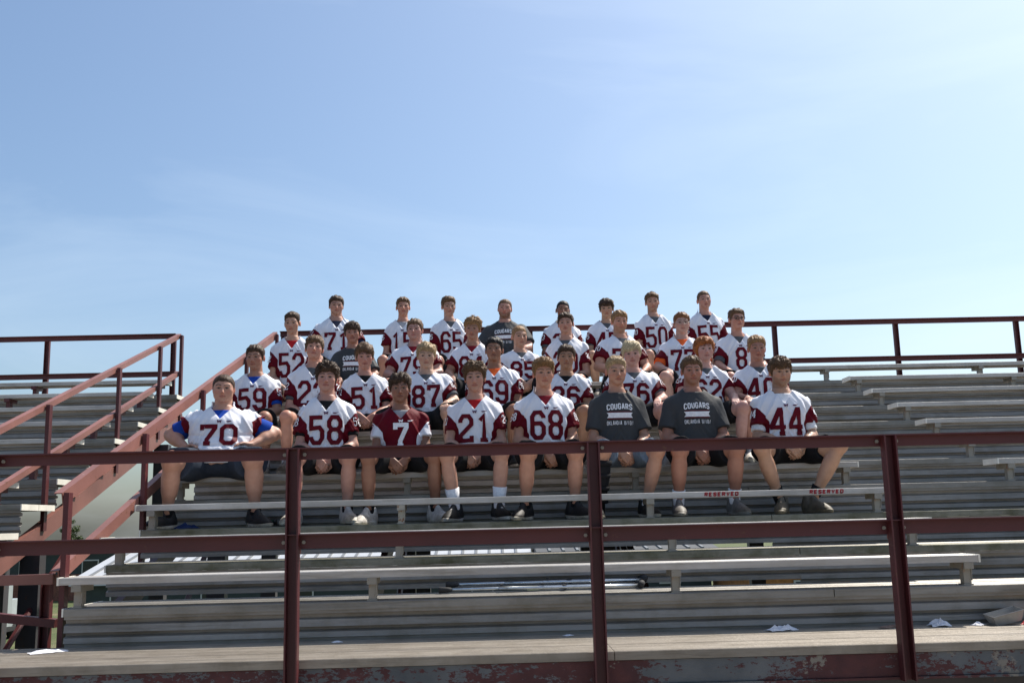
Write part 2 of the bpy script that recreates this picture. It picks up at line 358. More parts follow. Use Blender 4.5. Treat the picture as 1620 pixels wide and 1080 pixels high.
for x in (-3.87, -5.40, -6.93, -8.46): vpost(x, DB+0.045, 1.9, ZB-0.008, back2, 0.06, 0.04)
def side_rail(x, label, sgn, ystart, posts, mat, dp=0.08):
    t = thing('side_rail', label, 'railing', (0, 0, 0)); k = (DB-ystart)/D
    for dz, nm in ((0.0, 'top_rail'), (-0.46, 'middle_rail')):
        a = (x, ystart, ZB-k*H+dz); b = (x, DB-0.01, ZB+dz)
        pr = [(0, -dp), (0, 0.0), (-0.05*sgn, 0.0), (-0.05*sgn, -0.007), (-0.007*sgn, -0.007), (-0.007*sgn, -dp)]
        MB().extrude(pr, a, b).build(nm, mat, t)
    for y in posts:
        zt = ZB-(DB-y)/D*H-0.01
        MB().box(x-0.04*sgn if sgn > 0 else x+0.008, x-0.008 if sgn > 0 else x+0.04, y-0.03, y+0.03, zt-1.05 if y > ystart+0.1 else -0.02, zt).build('post', MAROON, t)
    return t
side_rail(XL-0.035, 'sunlit maroon stair rail sloping up the left end of the large bleachers', -1, D1+0.06, [D1+0.09, D1+1.45, 9.2, 10.8, 12.3], MAROON_SUNLIT)
side_rail(LX+0.06, 'maroon stair rail sloping up the right end of the empty left bleachers', -1, D1-0.3, [7.35, 8.75, 10.35, 11.6, 12.38], MAROON_SUNLIT, 0.05)
# bars that close the gap between the two stands
gp = thing('gap_railing', 'short maroon railing across the gap between the two bleachers', 'railing', (0, 0, 0))
MB().box(LX+0.1, XL-0.08, D1+0.09, D1+0.13, 0.36, 0.42).build('top_bar', MAROON_SUNLIT, gp)
MB().extrude([(-0.03, -0.02), (0.03, -0.02), (0.03, 0.03), (-0.03, 0.03)], (-4.6, D1+0.2, 0.36), (XL-0.09, D1+0.2, 0.12)).build('brace', MAROON, gp)
vpost(-2.73, D1+0.24, -0.3, 0.42, gp, 0.06, 0.05)
# ================================================================ people: smooth distance-field bodies turned into one mesh each
RNG = np.random.default_rng(11)
LAT = RNG.random((32, 32, 32)).astype(np.float32)*2-1
def vnoise(x, y, z):
    xi = np.floor(x); yi = np.floor(y); zi = np.floor(z)
    fx = x-xi; fy = y-yi; fz = z-zi
    fx = fx*fx*(3-2*fx); fy = fy*fy*(3-2*fy); fz = fz*fz*(3-2*fz)
    i = xi.astype(np.int32) & 31; j = yi.astype(np.int32) & 31; k = zi.astype(np.int32) & 31
    i1 = (i+1) & 31; j1 = (j+1) & 31; k1 = (k+1) & 31
    a = LAT[i, j, k]*(1-fx)+LAT[i1, j, k]*fx; b = LAT[i, j1, k]*(1-fx)+LAT[i1, j1, k]*fx
    c = LAT[i, j, k1]*(1-fx)+LAT[i1, j, k1]*fx; d = LAT[i, j1, k1]*(1-fx)+LAT[i1, j1, k1]*fx
    return (a*(1-fy)+b*fy)*(1-fz)+(c*(1-fy)+d*fy)*fz
def smin(a, b, k):
    h = np.clip(0.5+0.5*(b-a)/k, 0, 1); return b*(1-h)+a*h-k*h*(1-h)
def smax(a, b, k): return -smin(-a, -b, k)
def axis(*segs):
    out = []
    for a, b, st in segs:
        n = max(1, int(round((b-a)/st))); out += [a+(b-a)*i/n for i in range(n)]
    out.append(segs[-1][1]); return np.array(out, np.float32)
def f_rc(X, Y, Z, a, b, ra, rb):
    a = np.asarray(a, np.float32); d = np.asarray(b, np.float32)-a; L = float(d@d)+1e-9
    px = X-a[0]; py = Y-a[1]; pz = Z-a[2]
    t = np.clip((px*d[0]+py*d[1]+pz*d[2])/L, 0, 1)
    return np.sqrt((px-t*d[0])**2+(py-t*d[1])**2+(pz-t*d[2])**2)-(ra+(rb-ra)*t)
def f_el(X, Y, Z, c, r):
    px = (X-c[0])/r[0]; py = (Y-c[1])/r[1]; pz = (Z-c[2])/r[2]
    k0 = np.sqrt(px*px+py*py+pz*pz); k1 = np.sqrt((px/r[0])**2+(py/r[1])**2+(pz/r[2])**2)+1e-6
    return k0*(k0-1)/k1
class Field:
    def __init__(s, ax, ay, az):
        s.ax, s.ay, s.az = ax, ay, az; s.d = np.full((len(ax), len(ay), len(az)), 9.0, np.float32)
    def sl(s, lo, hi):
        r = []
        for A, a, b in zip((s.ax, s.ay, s.az), lo, hi):
            i = max(0, np.searchsorted(A, a)-1); j = min(len(A), np.searchsorted(A, b)+1); r.append(slice(i, max(i+1, j)))
        return tuple(r)
    def pts(s, q): return s.ax[q[0]][:, None, None], s.ay[q[1]][None, :, None], s.az[q[2]][None, None, :]
    def rc(s, a, b, ra, rb, k=0.02):
        m = max(ra, rb)+k+0.03; lo = np.minimum(a, b)-m; hi = np.maximum(a, b)+m; q = s.sl(lo, hi)
        s.d[q] = smin(s.d[q], f_rc(*s.pts(q), a, b, ra, rb), k)
    def el(s, c, r, k=0.02):
        c = np.array(c); r = np.array(r); m = k+0.03; q = s.sl(c-r-m, c+r+m); s.d[q] = smin(s.d[q], f_el(*s.pts(q), c, r), k)
    def surface(s):
        d = s.d; ins = d < 0; nx, ny, nz = d.shape
        cnt = np.zeros((nx-1, ny-1, nz-1), np.int8)
        for i in (0, 1):
            for j in (0, 1):
                for k in (0, 1): cnt += ins[i:nx-1+i, j:ny-1+j, k:nz-1+k]
        I, J, K = np.nonzero((cnt > 0) & (cnt < 8)); N = len(I)
        idx = np.full(cnt.shape, -1, np.int32); idx[I, J, K] = np.arange(N)
        C = [(i, j, k) for i in (0, 1) for j in (0, 1) for k in (0, 1)]
        val = np.stack([d[I+i, J+j, K+k] for i, j, k in C], 1)
        P = np.zeros((N, 3)); W = np.zeros(N)
        for a in range(8):
            for b in range(a+1, 8):
                df = [abs(C[a][t]-C[b][t]) for t in range(3)]
                if sum(df) != 1: continue
                va = val[:, a]; vb = val[:, b]; m = (va < 0) != (vb < 0)
                t = np.where(m, va/np.where(m, va-vb, 1), 0)
                P += m[:, None]*(np.array(C[a])[None]+t[:, None]*(np.array(C[b])-np.array(C[a]))[None]); W += m
        P /= W[:, None]
        def lerp(A, i, t): return A[i]+(A[i+1]-A[i])*t
        V = np.stack([lerp(s.ax, I, P[:, 0]), lerp(s.ay, J, P[:, 1]), lerp(s.az, K, P[:, 2])], 1)
        Q = []
        for axn in range(3):
            n = [nx, ny, nz]; s0 = [slice(1, n[t]-1) for t in range(3)]; s1 = list(s0)
            s0[axn] = slice(0, n[axn]-1); s1[axn] = slice(1, n[axn])
            A = ins[tuple(s0)]; B = ins[tuple(s1)]; e = np.nonzero(A != B)
            if not len(e[0]): continue
            c = [x.copy() for x in e]
            for t in range(3):
                if t != axn: c[t] = c[t]+1
            u, v = [(1, 2), (2, 0), (0, 1)][axn]
            def cell(du, dv):
                g = [x.copy() for x in c]; g[u] = g[u]-du; g[v] = g[v]-dv; return idx[g[0], g[1], g[2]]
            q = np.stack([cell(1, 1), cell(0, 1), cell(0, 0), cell(1, 0)], 1)
            fl = ~A[e]; q[fl] = q[fl][:, ::-1]; Q.append(q)
        F = np.concatenate(Q); F = F[(F >= 0).all(1)]
        return V, F
def np_mesh(name, V, F, smooth=True, attr=None, tint=None):
    me = bpy.data.meshes.new(name); me.vertices.add(len(V)); me.vertices.foreach_set('co', np.ascontiguousarray(V, np.float32).ravel())
    k = F.shape[1]; me.loops.add(F.size); me.loops.foreach_set('vertex_index', np.ascontiguousarray(F, np.int32).ravel())
    me.polygons.add(len(F)); me.polygons.foreach_set('loop_start', np.arange(0, F.size, k, dtype=np.int32))
    try: me.polygons.foreach_set('loop_total', np.full(len(F), k, np.int32))
    except Exception: pass
    me.update(calc_edges=True)
    me.polygons.foreach_set('use_smooth', np.full(len(F), smooth))
    if attr is not None:
        a = me.attributes.new('sleeve', 'FLOAT', 'POINT'); a.data.foreach_set('value', np.ascontiguousarray(attr, np.float32))
    if tint is not None:
        a = me.attributes.new('tint', 'FLOAT_COLOR', 'POINT'); a.data.foreach_set('color', np.ascontiguousarray(np.concatenate([tint, np.ones((len(tint), 1))], 1), np.float32).ravel())
    return me
# ---------------------------------------------------------------- block lettering
OCT = [(1, 0), (3, 0), (4, 1), (4, 5), (3, 6), (1, 6), (0, 5), (0, 1), (1, 0), (3, 0)]
CC = [(4, 4.4), (4, 5), (3, 6), (1, 6), (0, 5), (0, 1), (1, 0), (3, 0), (4, 1)]
GLY = {
 '0': [OCT], 'O': [OCT], '1': [[(0.7, 4.8), (2.1, 6), (2.1, 0)], [(0.7, 0), (3.5, 0)]],
 '2': [[(0, 4.4), (0, 5), (1, 6), (3, 6), (4, 5), (4, 3.9), (0, 1.3), (0, 0), (4, 0), (4, 1.1)]],
 '3': [[(0, 4.7), (0, 5), (1, 6), (3, 6), (4, 5), (4, 4), (3, 3), (4, 2), (4, 1), (3, 0), (1, 0), (0, 1), (0, 1.3)], [(1.5, 3), (3, 3)]],
 '4': [[(3, 0), (3, 6), (2.5, 6), (-0.2, 2.1), (-0.2, 1.6), (4.3, 1.6)], [(1.9, 0), (4.0, 0)]],
 '5': [[(4, 6), (0, 6), (0, 3.4), (3, 3.6), (4, 2.7), (4, 1), (3, 0), (1, 0), (0, 1), (0, 1.5)]],
 '6': [[(4, 4.6), (4, 5), (3, 6), (1, 6), (0, 5), (0, 1), (1, 0), (3, 0), (4, 1), (4, 2.5), (3, 3.4), (0.4, 3.4)]],
 '7': [[(0, 4.7), (0, 6), (4, 6), (4, 5.3), (1.7, 1.4), (1.7, 0)], [(0.7, 0), (2.8, 0)]],
 '8': [[(1, 3.1), (0, 2.3), (0, 1), (1, 0), (3, 0), (4, 1), (4, 2.3), (3, 3.1), (4, 3.9), (4, 5), (3, 6), (1, 6), (0, 5), (0, 3.9), (1, 3.1), (3, 3.1)]],
 '9': [[(0, 1.4), (0, 1), (1, 0), (3, 0), (4, 1), (4, 5), (3, 6), (1, 6), (0, 5), (0, 3.5), (1, 2.6), (3.6, 2.6)]],
 'C': [CC + [(4, 1.6)]], 'U': [[(0, 6), (0, 1), (1, 0), (3, 0), (4, 1), (4, 6)]], 'G': [CC + [(4, 2.8), (2.3, 2.8)]],
 'A': [[(0, 0), (1.6, 6), (2.4, 6), (4, 0)], [(0.8, 2), (3.2, 2)]], 'R': [[(0, 0), (0, 6), (3, 6), (4, 5), (4, 3.9), (3, 3), (0.4, 3)], [(2.2, 2.6), (4, 0)]],
 'S': [[(4, 4.6), (4, 5), (3, 6), (1, 6), (0, 5), (0, 4), (1, 3.2), (3, 2.8), (4, 2), (4, 1), (3, 0), (1, 0), (0, 1), (0, 1.5)]],
 'K': [[(0, 0), (0, 6)], [(4, 6), (0.6, 2.6)], [(1.6, 3.6), (4, 0)]], 'L': [[(0, 6), (0, 0), (4, 0)]], 'H': [[(0, 0), (0, 6)], [(4, 0), (4, 6)], [(0.5, 3), (3.5, 3)]],
 'M': [[(0, 0), (0, 6), (2, 2.4), (4, 6), (4, 0)]], 'N': [[(0, 0), (0, 6), (4, 0), (4, 6)]], 'I': [[(2, 0), (2, 6)]],
 'E': [[(4, 6), (0, 6), (0, 0), (4, 0)], [(0.4, 3), (3.2, 3)]], 'V': [[(0, 6), (2, 0), (4, 6)]], 'D': [[(0, 0), (3, 0), (4, 1), (4, 5), (3, 6), (0, 6), (0, 0), (2, 0)]],
 'W': [[(0, 6), (0.8, 0), (2, 3.6), (3.2, 0), (4, 6)]],
}
def stroke(poly, w, step):
    p = np.array(poly, float); n = len(p); d = np.diff(p, axis=0); d /= np.linalg.norm(d, axis=1)[:, None]
    nr = np.stack([-d[:, 1], d[:, 0]], 1); off = np.zeros((n, 2)); off[0] = nr[0]; off[-1] = nr[-1]
    for i in range(1, n-1):
        m = nr[i-1]+nr[i]; L = m@m; off[i] = m*2/max(L, 0.9)
    V = []; F = []
    for i in range(n-1):
        k = max(1, int(math.ceil(np.linalg.norm(p[i+1]-p[i])/step)))
        for t in range(k+1):
            a = t/k; c = p[i]*(1-a)+p[i+1]*a; o = off[i]*(1-a)+off[i+1]*a
            for s_ in (-1, 0, 1): V.append(c+o*s_*w/2)
            if t < k:
                b = len(V)-3; F += [(b, b+1, b+4, b+3), (b+1, b+2, b+5, b+4)]
    return V, F
def lettering(text, cx, cz, hgt, wid, gap, sw, arch=0.0, step=0.012):
    """flat (x, z, lift) points for block text centred at (cx, cz)"""
    VV = []; FF = []; n = len(text); tot = n*wid+(n-1)*gap
    for i, ch in enumerate(text):
        if ch == ' ': continue
        x0 = cx-tot/2+i*(wid+gap)
        for li, pl in enumerate(GLY[ch]):
            w_ = 1.0*wid; pts = [(x0+sw/2+(w_-sw)*q[0]/4, cz-hgt/2+sw/2+(hgt-sw)*q[1]/6) for q in pl]
            V, F = stroke(pts, sw, step); b = len(VV)
            for v in V:
                dz = arch*(1-((v[0]-cx)/(tot/2))**2) if arch else 0
                VV.append((v[0], v[1]+dz, 0.0006*li))
            FF += [tuple(b+j for j in f) for f in F]
    return VV, FF
class HMap:
    """front surface of a garment, read off its distance field"""
    def __init__(s, fld):
        ins = fld.d < 0; s.ax, s.az = fld.ax, fld.az; j = ins.argmax(1); j = np.clip(j, 1, None)
        I, K = np.meshgrid(np.arange(len(fld.ax)), np.arange(len(fld.az)), indexing='ij')
        a = fld.d[I, j-1, K]; b = fld.d[I, j, K]; t = np.clip(a/np.where(a-b == 0, 1, a-b), 0, 1)
        s.h = fld.ay[j-1]+(fld.ay[j]-fld.ay[j-1])*t; s.h[~ins.any(1)] = 0.2
    def __call__(s, x, z):
        u = np.clip(np.interp(x, s.ax, np.arange(len(s.ax))), 0, len(s.ax)-1.001); v = np.clip(np.interp(z, s.az, np.arange(len(s.az))), 0, len(s.az)-1.001)
        i = u.astype(int); k = v.astype(int); fu = u-i; fv = v-k; h = s.h
        return (h[i, k]*(1-fu)+h[i+1, k]*fu)*(1-fv)+(h[i, k+1]*(1-fu)+h[i+1, k+1]*fu)*fv
def print_on(hm, VF, lift=0.0065):
    V = np.array(VF[0]); y = hm(V[:, 0], V[:, 1])-lift-V[:, 2]
    me = bpy.data.meshes.new('print'); me.from_pydata(np.stack([V[:, 0], y, V[:, 1]], 1).tolist(), [], [tuple(f) for f in VF[1]])
    me.polygons.foreach_set('use_smooth', [True]*len(me.polygons)); return me
def banner(x0, x1, zc, hh, notch=0.012):
    V = []; F = []; n = 14
    for i in range(n+1):
        x = x0+(x1-x0)*i/n; e = notch if i in (0, n) else 0; sg = 1 if i == 0 else -1
        for k in range(4): V.append((x+(e*sg if k in (1, 2) else 0), zc-hh+2*hh*k/3, 0))
    for i in range(n):
        for k in range(3): F.append((i*4+k, i*4+k+1, (i+1)*4+k+1, (i+1)*4+k))
    return V, F
def swoosh(cx, cz, L):
    V = []; F = []; n = 10
    for i in range(n+1):
        t = i/n; x = cx-L/2+L*t; mid = cz+0.30*L*(t-0.25)**2*1.6-0.05*L; w = 0.16*L*math.sin(math.pi*min(1, t*1.0+0.12))*(1-t)**0.7*1.6
        V += [(x, mid-w/2, 0), (x, mid+w/2, 0)]
        if i: F.append((2*i-2, 2*i, 2*i+1, 2*i-1))
    return V, F
# ---------------------------------------------------------------- head
def rotm(yaw, pitch, roll):
    cy, sy = math.cos(yaw), math.sin(yaw); cp, sp = math.cos(pitch), math.sin(pitch); cr, sr = math.cos(roll), math.sin(roll)
    Rz = np.array([[cy, -sy, 0], [sy, cy, 0], [0, 0, 1]]); Rx = np.array([[1, 0, 0], [0, cp, -sp], [0, sp, cp]]); Ry = np.array([[cr, 0, sr], [0, 1, 0], [-sr, 0, cr]])
    return Rz@Rx@Ry
def head_base(X, Y, Z, fw):
    d = f_el(X, Y, Z, (0, 0.014, 0.036), (0.073*(1+(fw-1)*0.6), 0.092, 0.083))
    return smin(d, f_el(X, Y, Z, (0, -0.018, -0.002), (0.064*fw, 0.071, 0.088)), 0.03)
def head_field(X, Y, Z, c):
    fw = c['fw']; A = np.abs(X)
    d = head_base(X, Y, Z, fw)
    d = smin(d, f_el(X, Y, Z, (0, -0.030, -0.056), (0.050*fw*c['jw'], 0.055, 0.047)), 0.028)
    d = smin(d, f_el(X, Y, Z, (0, -0.071, -0.088), (0.022*c['jw'], 0.016, 0.017)), 0.026)
    d = smin(d, f_rc(A, Y, Z, (0.046*fw, -0.052, -0.018), (0.040*fw, -0.05, -0.05), 0.017, 0.015*fw), 0.03)
    d = smin(d, f_rc(A, Y, Z, (0.046, -0.066, 0.029), (0.012, -0.083, 0.026), 0.009, 0.009), 0.014)
    d = smax(d, -f_el(A, Y, Z, (0.0315, -0.100, 0.008), (0.021, 0.024, 0.0130)), 0.009)
    d = np.minimum(d, f_el(A, Y, Z, (0.0315, -0.0735, 0.009), (0.0145, 0.0125, 0.0105)))
    d = smin(d, f_rc(A, Y, Z, (0.017, -0.084, 0.0185), (0.046, -0.075, 0.0165), 0.0035, 0.0035), 0.004)
    nl = c['nl']*1.03
    d = smin(d, f_rc(X, Y, Z, (0, -0.083, 0.022), (0, -0.104*nl, -0.026), 0.0075, 0.0115), 0.012)
    d = smin(d, f_el(A, Y, Z, (0.0115, -0.093, -0.030), (0.009, 0.010, 0.0075)), 0.006)
    d = smin(d, f_rc(A, Y, Z, (0.0, -0.0905, -0.0515), (0.021, -0.0815, -0.055), 0.0055, 0.003), 0.008)
    d = smin(d, f_rc(A, Y, Z, (0.0, -0.0885, -0.0625), (0.016, -0.0815, -0.060), 0.0065, 0.0035), 0.008)
    e = A*0.92-Y*0.30
    d = smin(d, f_el(A-0.25*(Y-0.012)*0.6, Y, Z, (0.079+0.004*(fw-1), 0.012, 0.000), (0.0095, 0.0195, 0.031)), 0.008)
    return d
def head_tint(L, c):
    """skin colours of the face from head-space coordinates"""
    x, y, z = np.abs(L[:, 0]), L[:, 1], L[:, 2]; sk = np.array(c['skin']); T = np.tile(sk, (len(L), 1)); hc = np.array(c['hairc'])
    def blend(m, col, a=1.0): T[:] = T*(1-(m*a)[:, None])+np.array(col)[None]*(m*a)[:, None]
    front = np.clip((-0.035-y)/0.02, 0, 1)
    rosy = sk*np.array([1.06, 0.80, 0.76])
    blend(np.exp(-(((x-0.045)/0.022)**2+((z+0.025)/0.02)**2))*front, rosy, 0.75)
    blend(np.exp(-((x/0.016)**2+((z+0.025)/0.016)**2))*front, rosy, 0.6)
    blend(np.clip((x-0.074)/0.006, 0, 1)*(np.abs(z) < 0.036), sk*np.array([1.1, 0.72, 0.66]), 0.8)
    if c['beard'] > 0:
        bz = np.clip((-0.040-z)/0.018+np.clip((x-0.04)/0.02, 0, 1), 0, 1)*(z < -0.012)*(z > -0.125)*(y < 0.01)
        blend(bz, hc*0.8+sk*0.1, c['beard'])
    lip = np.clip(1.35-((x/0.025)**2+((z+0.0565)/0.0105)**2), 0, 1)*(y < -0.06); blend(np.clip(lip*2, 0, 1), sk*np.array([0.86, 0.52, 0.50]), 0.9)
    blend(np.clip(1-np.abs(z+0.0568+0.02*x*x/0.02)/0.0034, 0, 1)*(x < 0.026)*(y < -0.06), sk*0.22, 0.95)
    ez = ((x-0.0315)/0.0165)**2+((z-0.009)/0.0072)**2
    blend(np.clip(2.2-2*ez, 0, 1)*(y < -0.05), (0.17, 0.145, 0.135), 0.85)
    ir = ((x-0.0315)**2+(z-0.0095)**2)/0.0080**2; blend(np.clip(2.4-2*ir, 0, 1)*(y < -0.05), (0.035, 0.025, 0.02), 1)
    blend(np.clip(1-np.abs(z-0.0165+((x-0.0315)/0.016)**2*0.004)/0.0042, 0, 1)*(x > 0.014)*(x < 0.05)*(y < -0.05), sk*0.28, 0.85)
    bw = np.clip(1.4-np.abs(z-(0.0315+0.006*np.clip((x-0.012)/0.025, 0, 1)-0.006*np.clip((x-0.036)/0.02, 0, 1)))/0.0052, 0, 1)*(x > 0.010)*(x < 0.056)*(y < -0.045)
    blend(np.clip(bw, 0, 1), hc*0.55, 0.85)
    return T
ZL_Y = [-0.12, -0.075, -0.055, -0.040, -0.022, -0.008, 0.012, 0.036, 0.052, 0.11]
STY = {  # top, side, hairline lift, noise size, noise amp, front drop, side length
 'buzz':   (0.009, 0.004, 0.000, 55, 0.0022, 0.0, 0.0),
 'short':  (0.021, 0.009, 0.000, 40, 0.008, 0.004, 0.0),
 'crew':   (0.022, 0.003, 0.002, 45, 0.006, -0.002, 0.0),
 'messy':  (0.026, 0.014, -0.004, 32, 0.010, 0.012, 0.0),
 'curly':  (0.030, 0.015, -0.004, 40, 0.014, 0.010, 0.0),
 'fringe': (0.024, 0.014, -0.004, 36, 0.007, 0.030, 0.008),
 'swoop':  (0.030, 0.010, 0.000, 34, 0.008, 0.006, 0.0),
 'long':   (0.024, 0.020, -0.004, 36, 0.008, 0.016, 0.055),
}
def hair_mesh(c, hq):
    top, side, lift, ns, na, drop, slen = STY[c['hair']]; st = 0.0042 if hq else 0.0052
    f = Field(axis((-0.118, 0.118, st)), axis((-0.135, 0.145, st)), axis((-0.125, 0.172, st)))
    X, Y, Z = f.ax[:, None, None], f.ay[None, :, None], f.az[None, None, :]
    b = head_base(X, Y, Z, c['fw']); up = np.clip((Z-0.03)/0.07, 0, 1); sd = c['seed']*3.7
    t = side+(top-side)*up
    fr = np.clip((-Y-0.03)/0.05, 0, 1)
    if c['hair'] == 'swoop': t = t+0.010*fr*up*(1+0.8*np.sin(X*30+1.0))
    cu = c['hair'] == 'curly'; ky_, kx_ = (0.9, 1.0) if cu else (0.42, 1.7)
    N = vnoise(X*ns*kx_+sd, Y*ns*ky_+sd*1.3, Z*ns*ky_+sd*0.7)+0.5*vnoise(X*ns*2.3*kx_+sd, Y*ns*2*ky_, Z*ns*2*ky_+sd)
    zl0 = np.array([0.068, 0.064, 0.052, 0.022, -0.012, -0.012, 0.030, 0.022, -0.035, -0.055])+lift
    zl = np.interp(f.ay, ZL_Y, zl0).astype(np.float32)[None, :, None]-slen*np.clip((Y+0.045)/0.03, 0, 1)
    dr = drop*(0.75+0.5*np.sin(X*38+c['seed']))*fr
    zl = zl-dr+0.005*vnoise(X*90+sd, Y*60, Z*0+sd)
    tap = np.clip((Z-zl+0.004)/0.034, 0.08, 1)**0.7; d = smax(b-(t+na*N*(0.4+0.6*up))*tap, (zl-Z)*0.8, 0.003)
    d = np.maximum(d, -(b+0.012)); f.d[...] = d
    V, F = f.surface()
    # loose tufts so that the outline is never a smooth cap
    rg = np.random.default_rng(int(c['seed']*100)); nt = 1500 if hq else 900
    ctr = np.array([0, 0.012, 0.03]); nrm = (V-ctr)/np.array([0.073, 0.092, 0.083])**2; nrm /= np.linalg.norm(nrm, axis=1)[:, None]
    pick = rg.integers(0, len(V), nt); p = V[pick]; n_ = nrm[pick]
    fl = np.stack([0.25*np.sin(c['seed'])+0.5*p[:, 0]/0.07, -0.9*np.ones(nt)*np.where(p[:, 1] < 0.03, 1, -0.8), -0.55*np.ones(nt)], 1)+rg.normal(0, 0.22 if c['hair'] != 'curly' else 0.9, (nt, 3))
    fl -= n_*(fl*n_).sum(1)[:, None]; fl /= np.linalg.norm(fl, axis=1)[:, None]+1e-6
    ln = {'buzz': 0.006, 'short': 0.017, 'crew': 0.015, 'messy': 0.026, 'curly': 0.024, 'fringe': 0.030, 'swoop': 0.028, 'long': 0.032}[c['hair']]*rg.uniform(0.5, 1.15, nt)
    cur = c['hair'] == 'curly'; dv = fl*0.9+n_*rg.uniform(0.04, 0.55 if cur else 0.24, (nt, 1)); sd_ = np.cross(fl, n_); w_ = ln*(0.16 if cur else 0.085)+0.0010
    a0 = p-n_*0.003-sd_*w_[:, None]; a1 = p-n_*0.003+sd_*w_[:, None]; tip = p+dv*ln[:, None]-n_*(ln*0.1)[:, None]; top_ = p+dv*(ln*0.35)[:, None]+n_*(w_*1.2)[:, None]
    keep = ~((tip[:, 2] < 0.045) & (tip[:, 1] < -0.07)) | (c['hair'] in ('fringe', 'long', 'messy'))
    keep &= ~((tip[:, 2] < 0.022) & (tip[:, 1] < -0.05))
    b0 = len(V); TV = np.stack([a0, a1, tip, top_], 1)[keep].reshape(-1, 3); k = np.arange(len(TV)//4)*4+b0
    TF = np.concatenate([np.stack([k, k+3, k+2, k+2], 1), np.stack([k+3, k+1, k+2, k+2], 1)])
    return np.concatenate([V, TV]), F, TF[:, :3]
# ---------------------------------------------------------------- hands
def hand(f, W, tip, nrm, curl, sgn, s=1.0):
    """palm from wrist W towards tip, back of the hand facing nrm; thumb on side sgn"""
    W = np.array(W, float); d = np.array(tip, float)-W; d /= np.linalg.norm(d)
    n = np.array(nrm, float); n -= d*(n@d); n /= np.linalg.norm(n); l = np.cross(d, n)*sgn
    K = W+d*0.085*s
    for o in (-0.026, -0.009, 0.009, 0.025): f.rc(W+d*0.012+l*o*0.6, K+l*o*s, 0.0145*s, 0.0115*s, 0.012)
    for o, L in ((-0.027, 0.86), (-0.009, 1.0), (0.0095, 0.96), (0.0265, 0.76)):
        p = K+l*o*s; dd = d.copy(); a = 0
        for seg, r0, r1 in ((0.040, 0.0098, 0.009), (0.027, 0.009, 0.0082), (0.021, 0.0082, 0.007)):
            a += curl; v = d*math.cos(a)-n*math.sin(a); q = p+v*seg*L*s; f.rc(p, q, r0*s, r1*s, 0.003); p = q
    th = W+d*0.022*s-l*0.022*s
    t1 = th+(d*0.72-l*0.55-n*0.25)*0.045*s; t2 = t1+(d*0.88-l*0.05-n*0.40)*0.036*s; t3 = t2+(d*0.85+l*0.2-n*0.45)*0.026*s
    f.rc(th, t1, 0.015*s, 0.0115*s, 0.010); f.rc(t1, t2, 0.0112*s, 0.0095*s, 0.003); f.rc(t2, t3, 0.0095*s, 0.008*s, 0.003)
# ---------------------------------------------------------------- one person
TZ = [-0.06, 0.02, 0.10, 0.20, 0.31, 0.41, 0.475, 0.520, 0.553, 0.582, 0.610, 0.638]
TA = [0.148, 0.156, 0.152, 0.142, 0.152, 0.168, 0.178, 0.178, 0.160, 0.125, 0.086, 0.050]
TB = [0.120, 0.130, 0.128, 0.118, 0.122, 0.126, 0.118, 0.106, 0.092, 0.078, 0.064, 0.048]
TC = [0.02, 0.01, 0.0, 0.005, 0.015, 0.022, 0.028, 0.030, 0.028, 0.024, 0.020, 0.016]
def torso(X, Y, Z, T, g, belly, off):
    z = np.asarray(Z).ravel()/T; sh = np.clip((z-0.5)/0.08, 0, 1); gg = g*(1-sh)+(1+(g-1)*0.5)*sh
    bl = belly*np.exp(-((z-0.17)/0.15)**2)
    a = np.interp(z, TZ, TA)*gg*(1+bl*0.5); b = np.interp(z, TZ, TB)*(1+(gg-1)*1.15)*(1+bl); c = np.interp(z, TZ, TC)-bl*0.07
    k = np.hanning(9); k /= k.sum()
    if len(z) > 12: a, b, c = [np.convolve(np.pad(q, 4, 'edge'), k, 'valid') for q in (a, b, c)]
    a, b, c = [q.astype(np.float32)[None, None, :] for q in (a+off, b+off, c)]
    px = X/a; py = (Y-c)/b
    e = (np.abs(px)**2.4+np.abs(py)**2.4)**(1/2.4)
    return (e-1)*np.minimum(a, b)
SHOES = {}
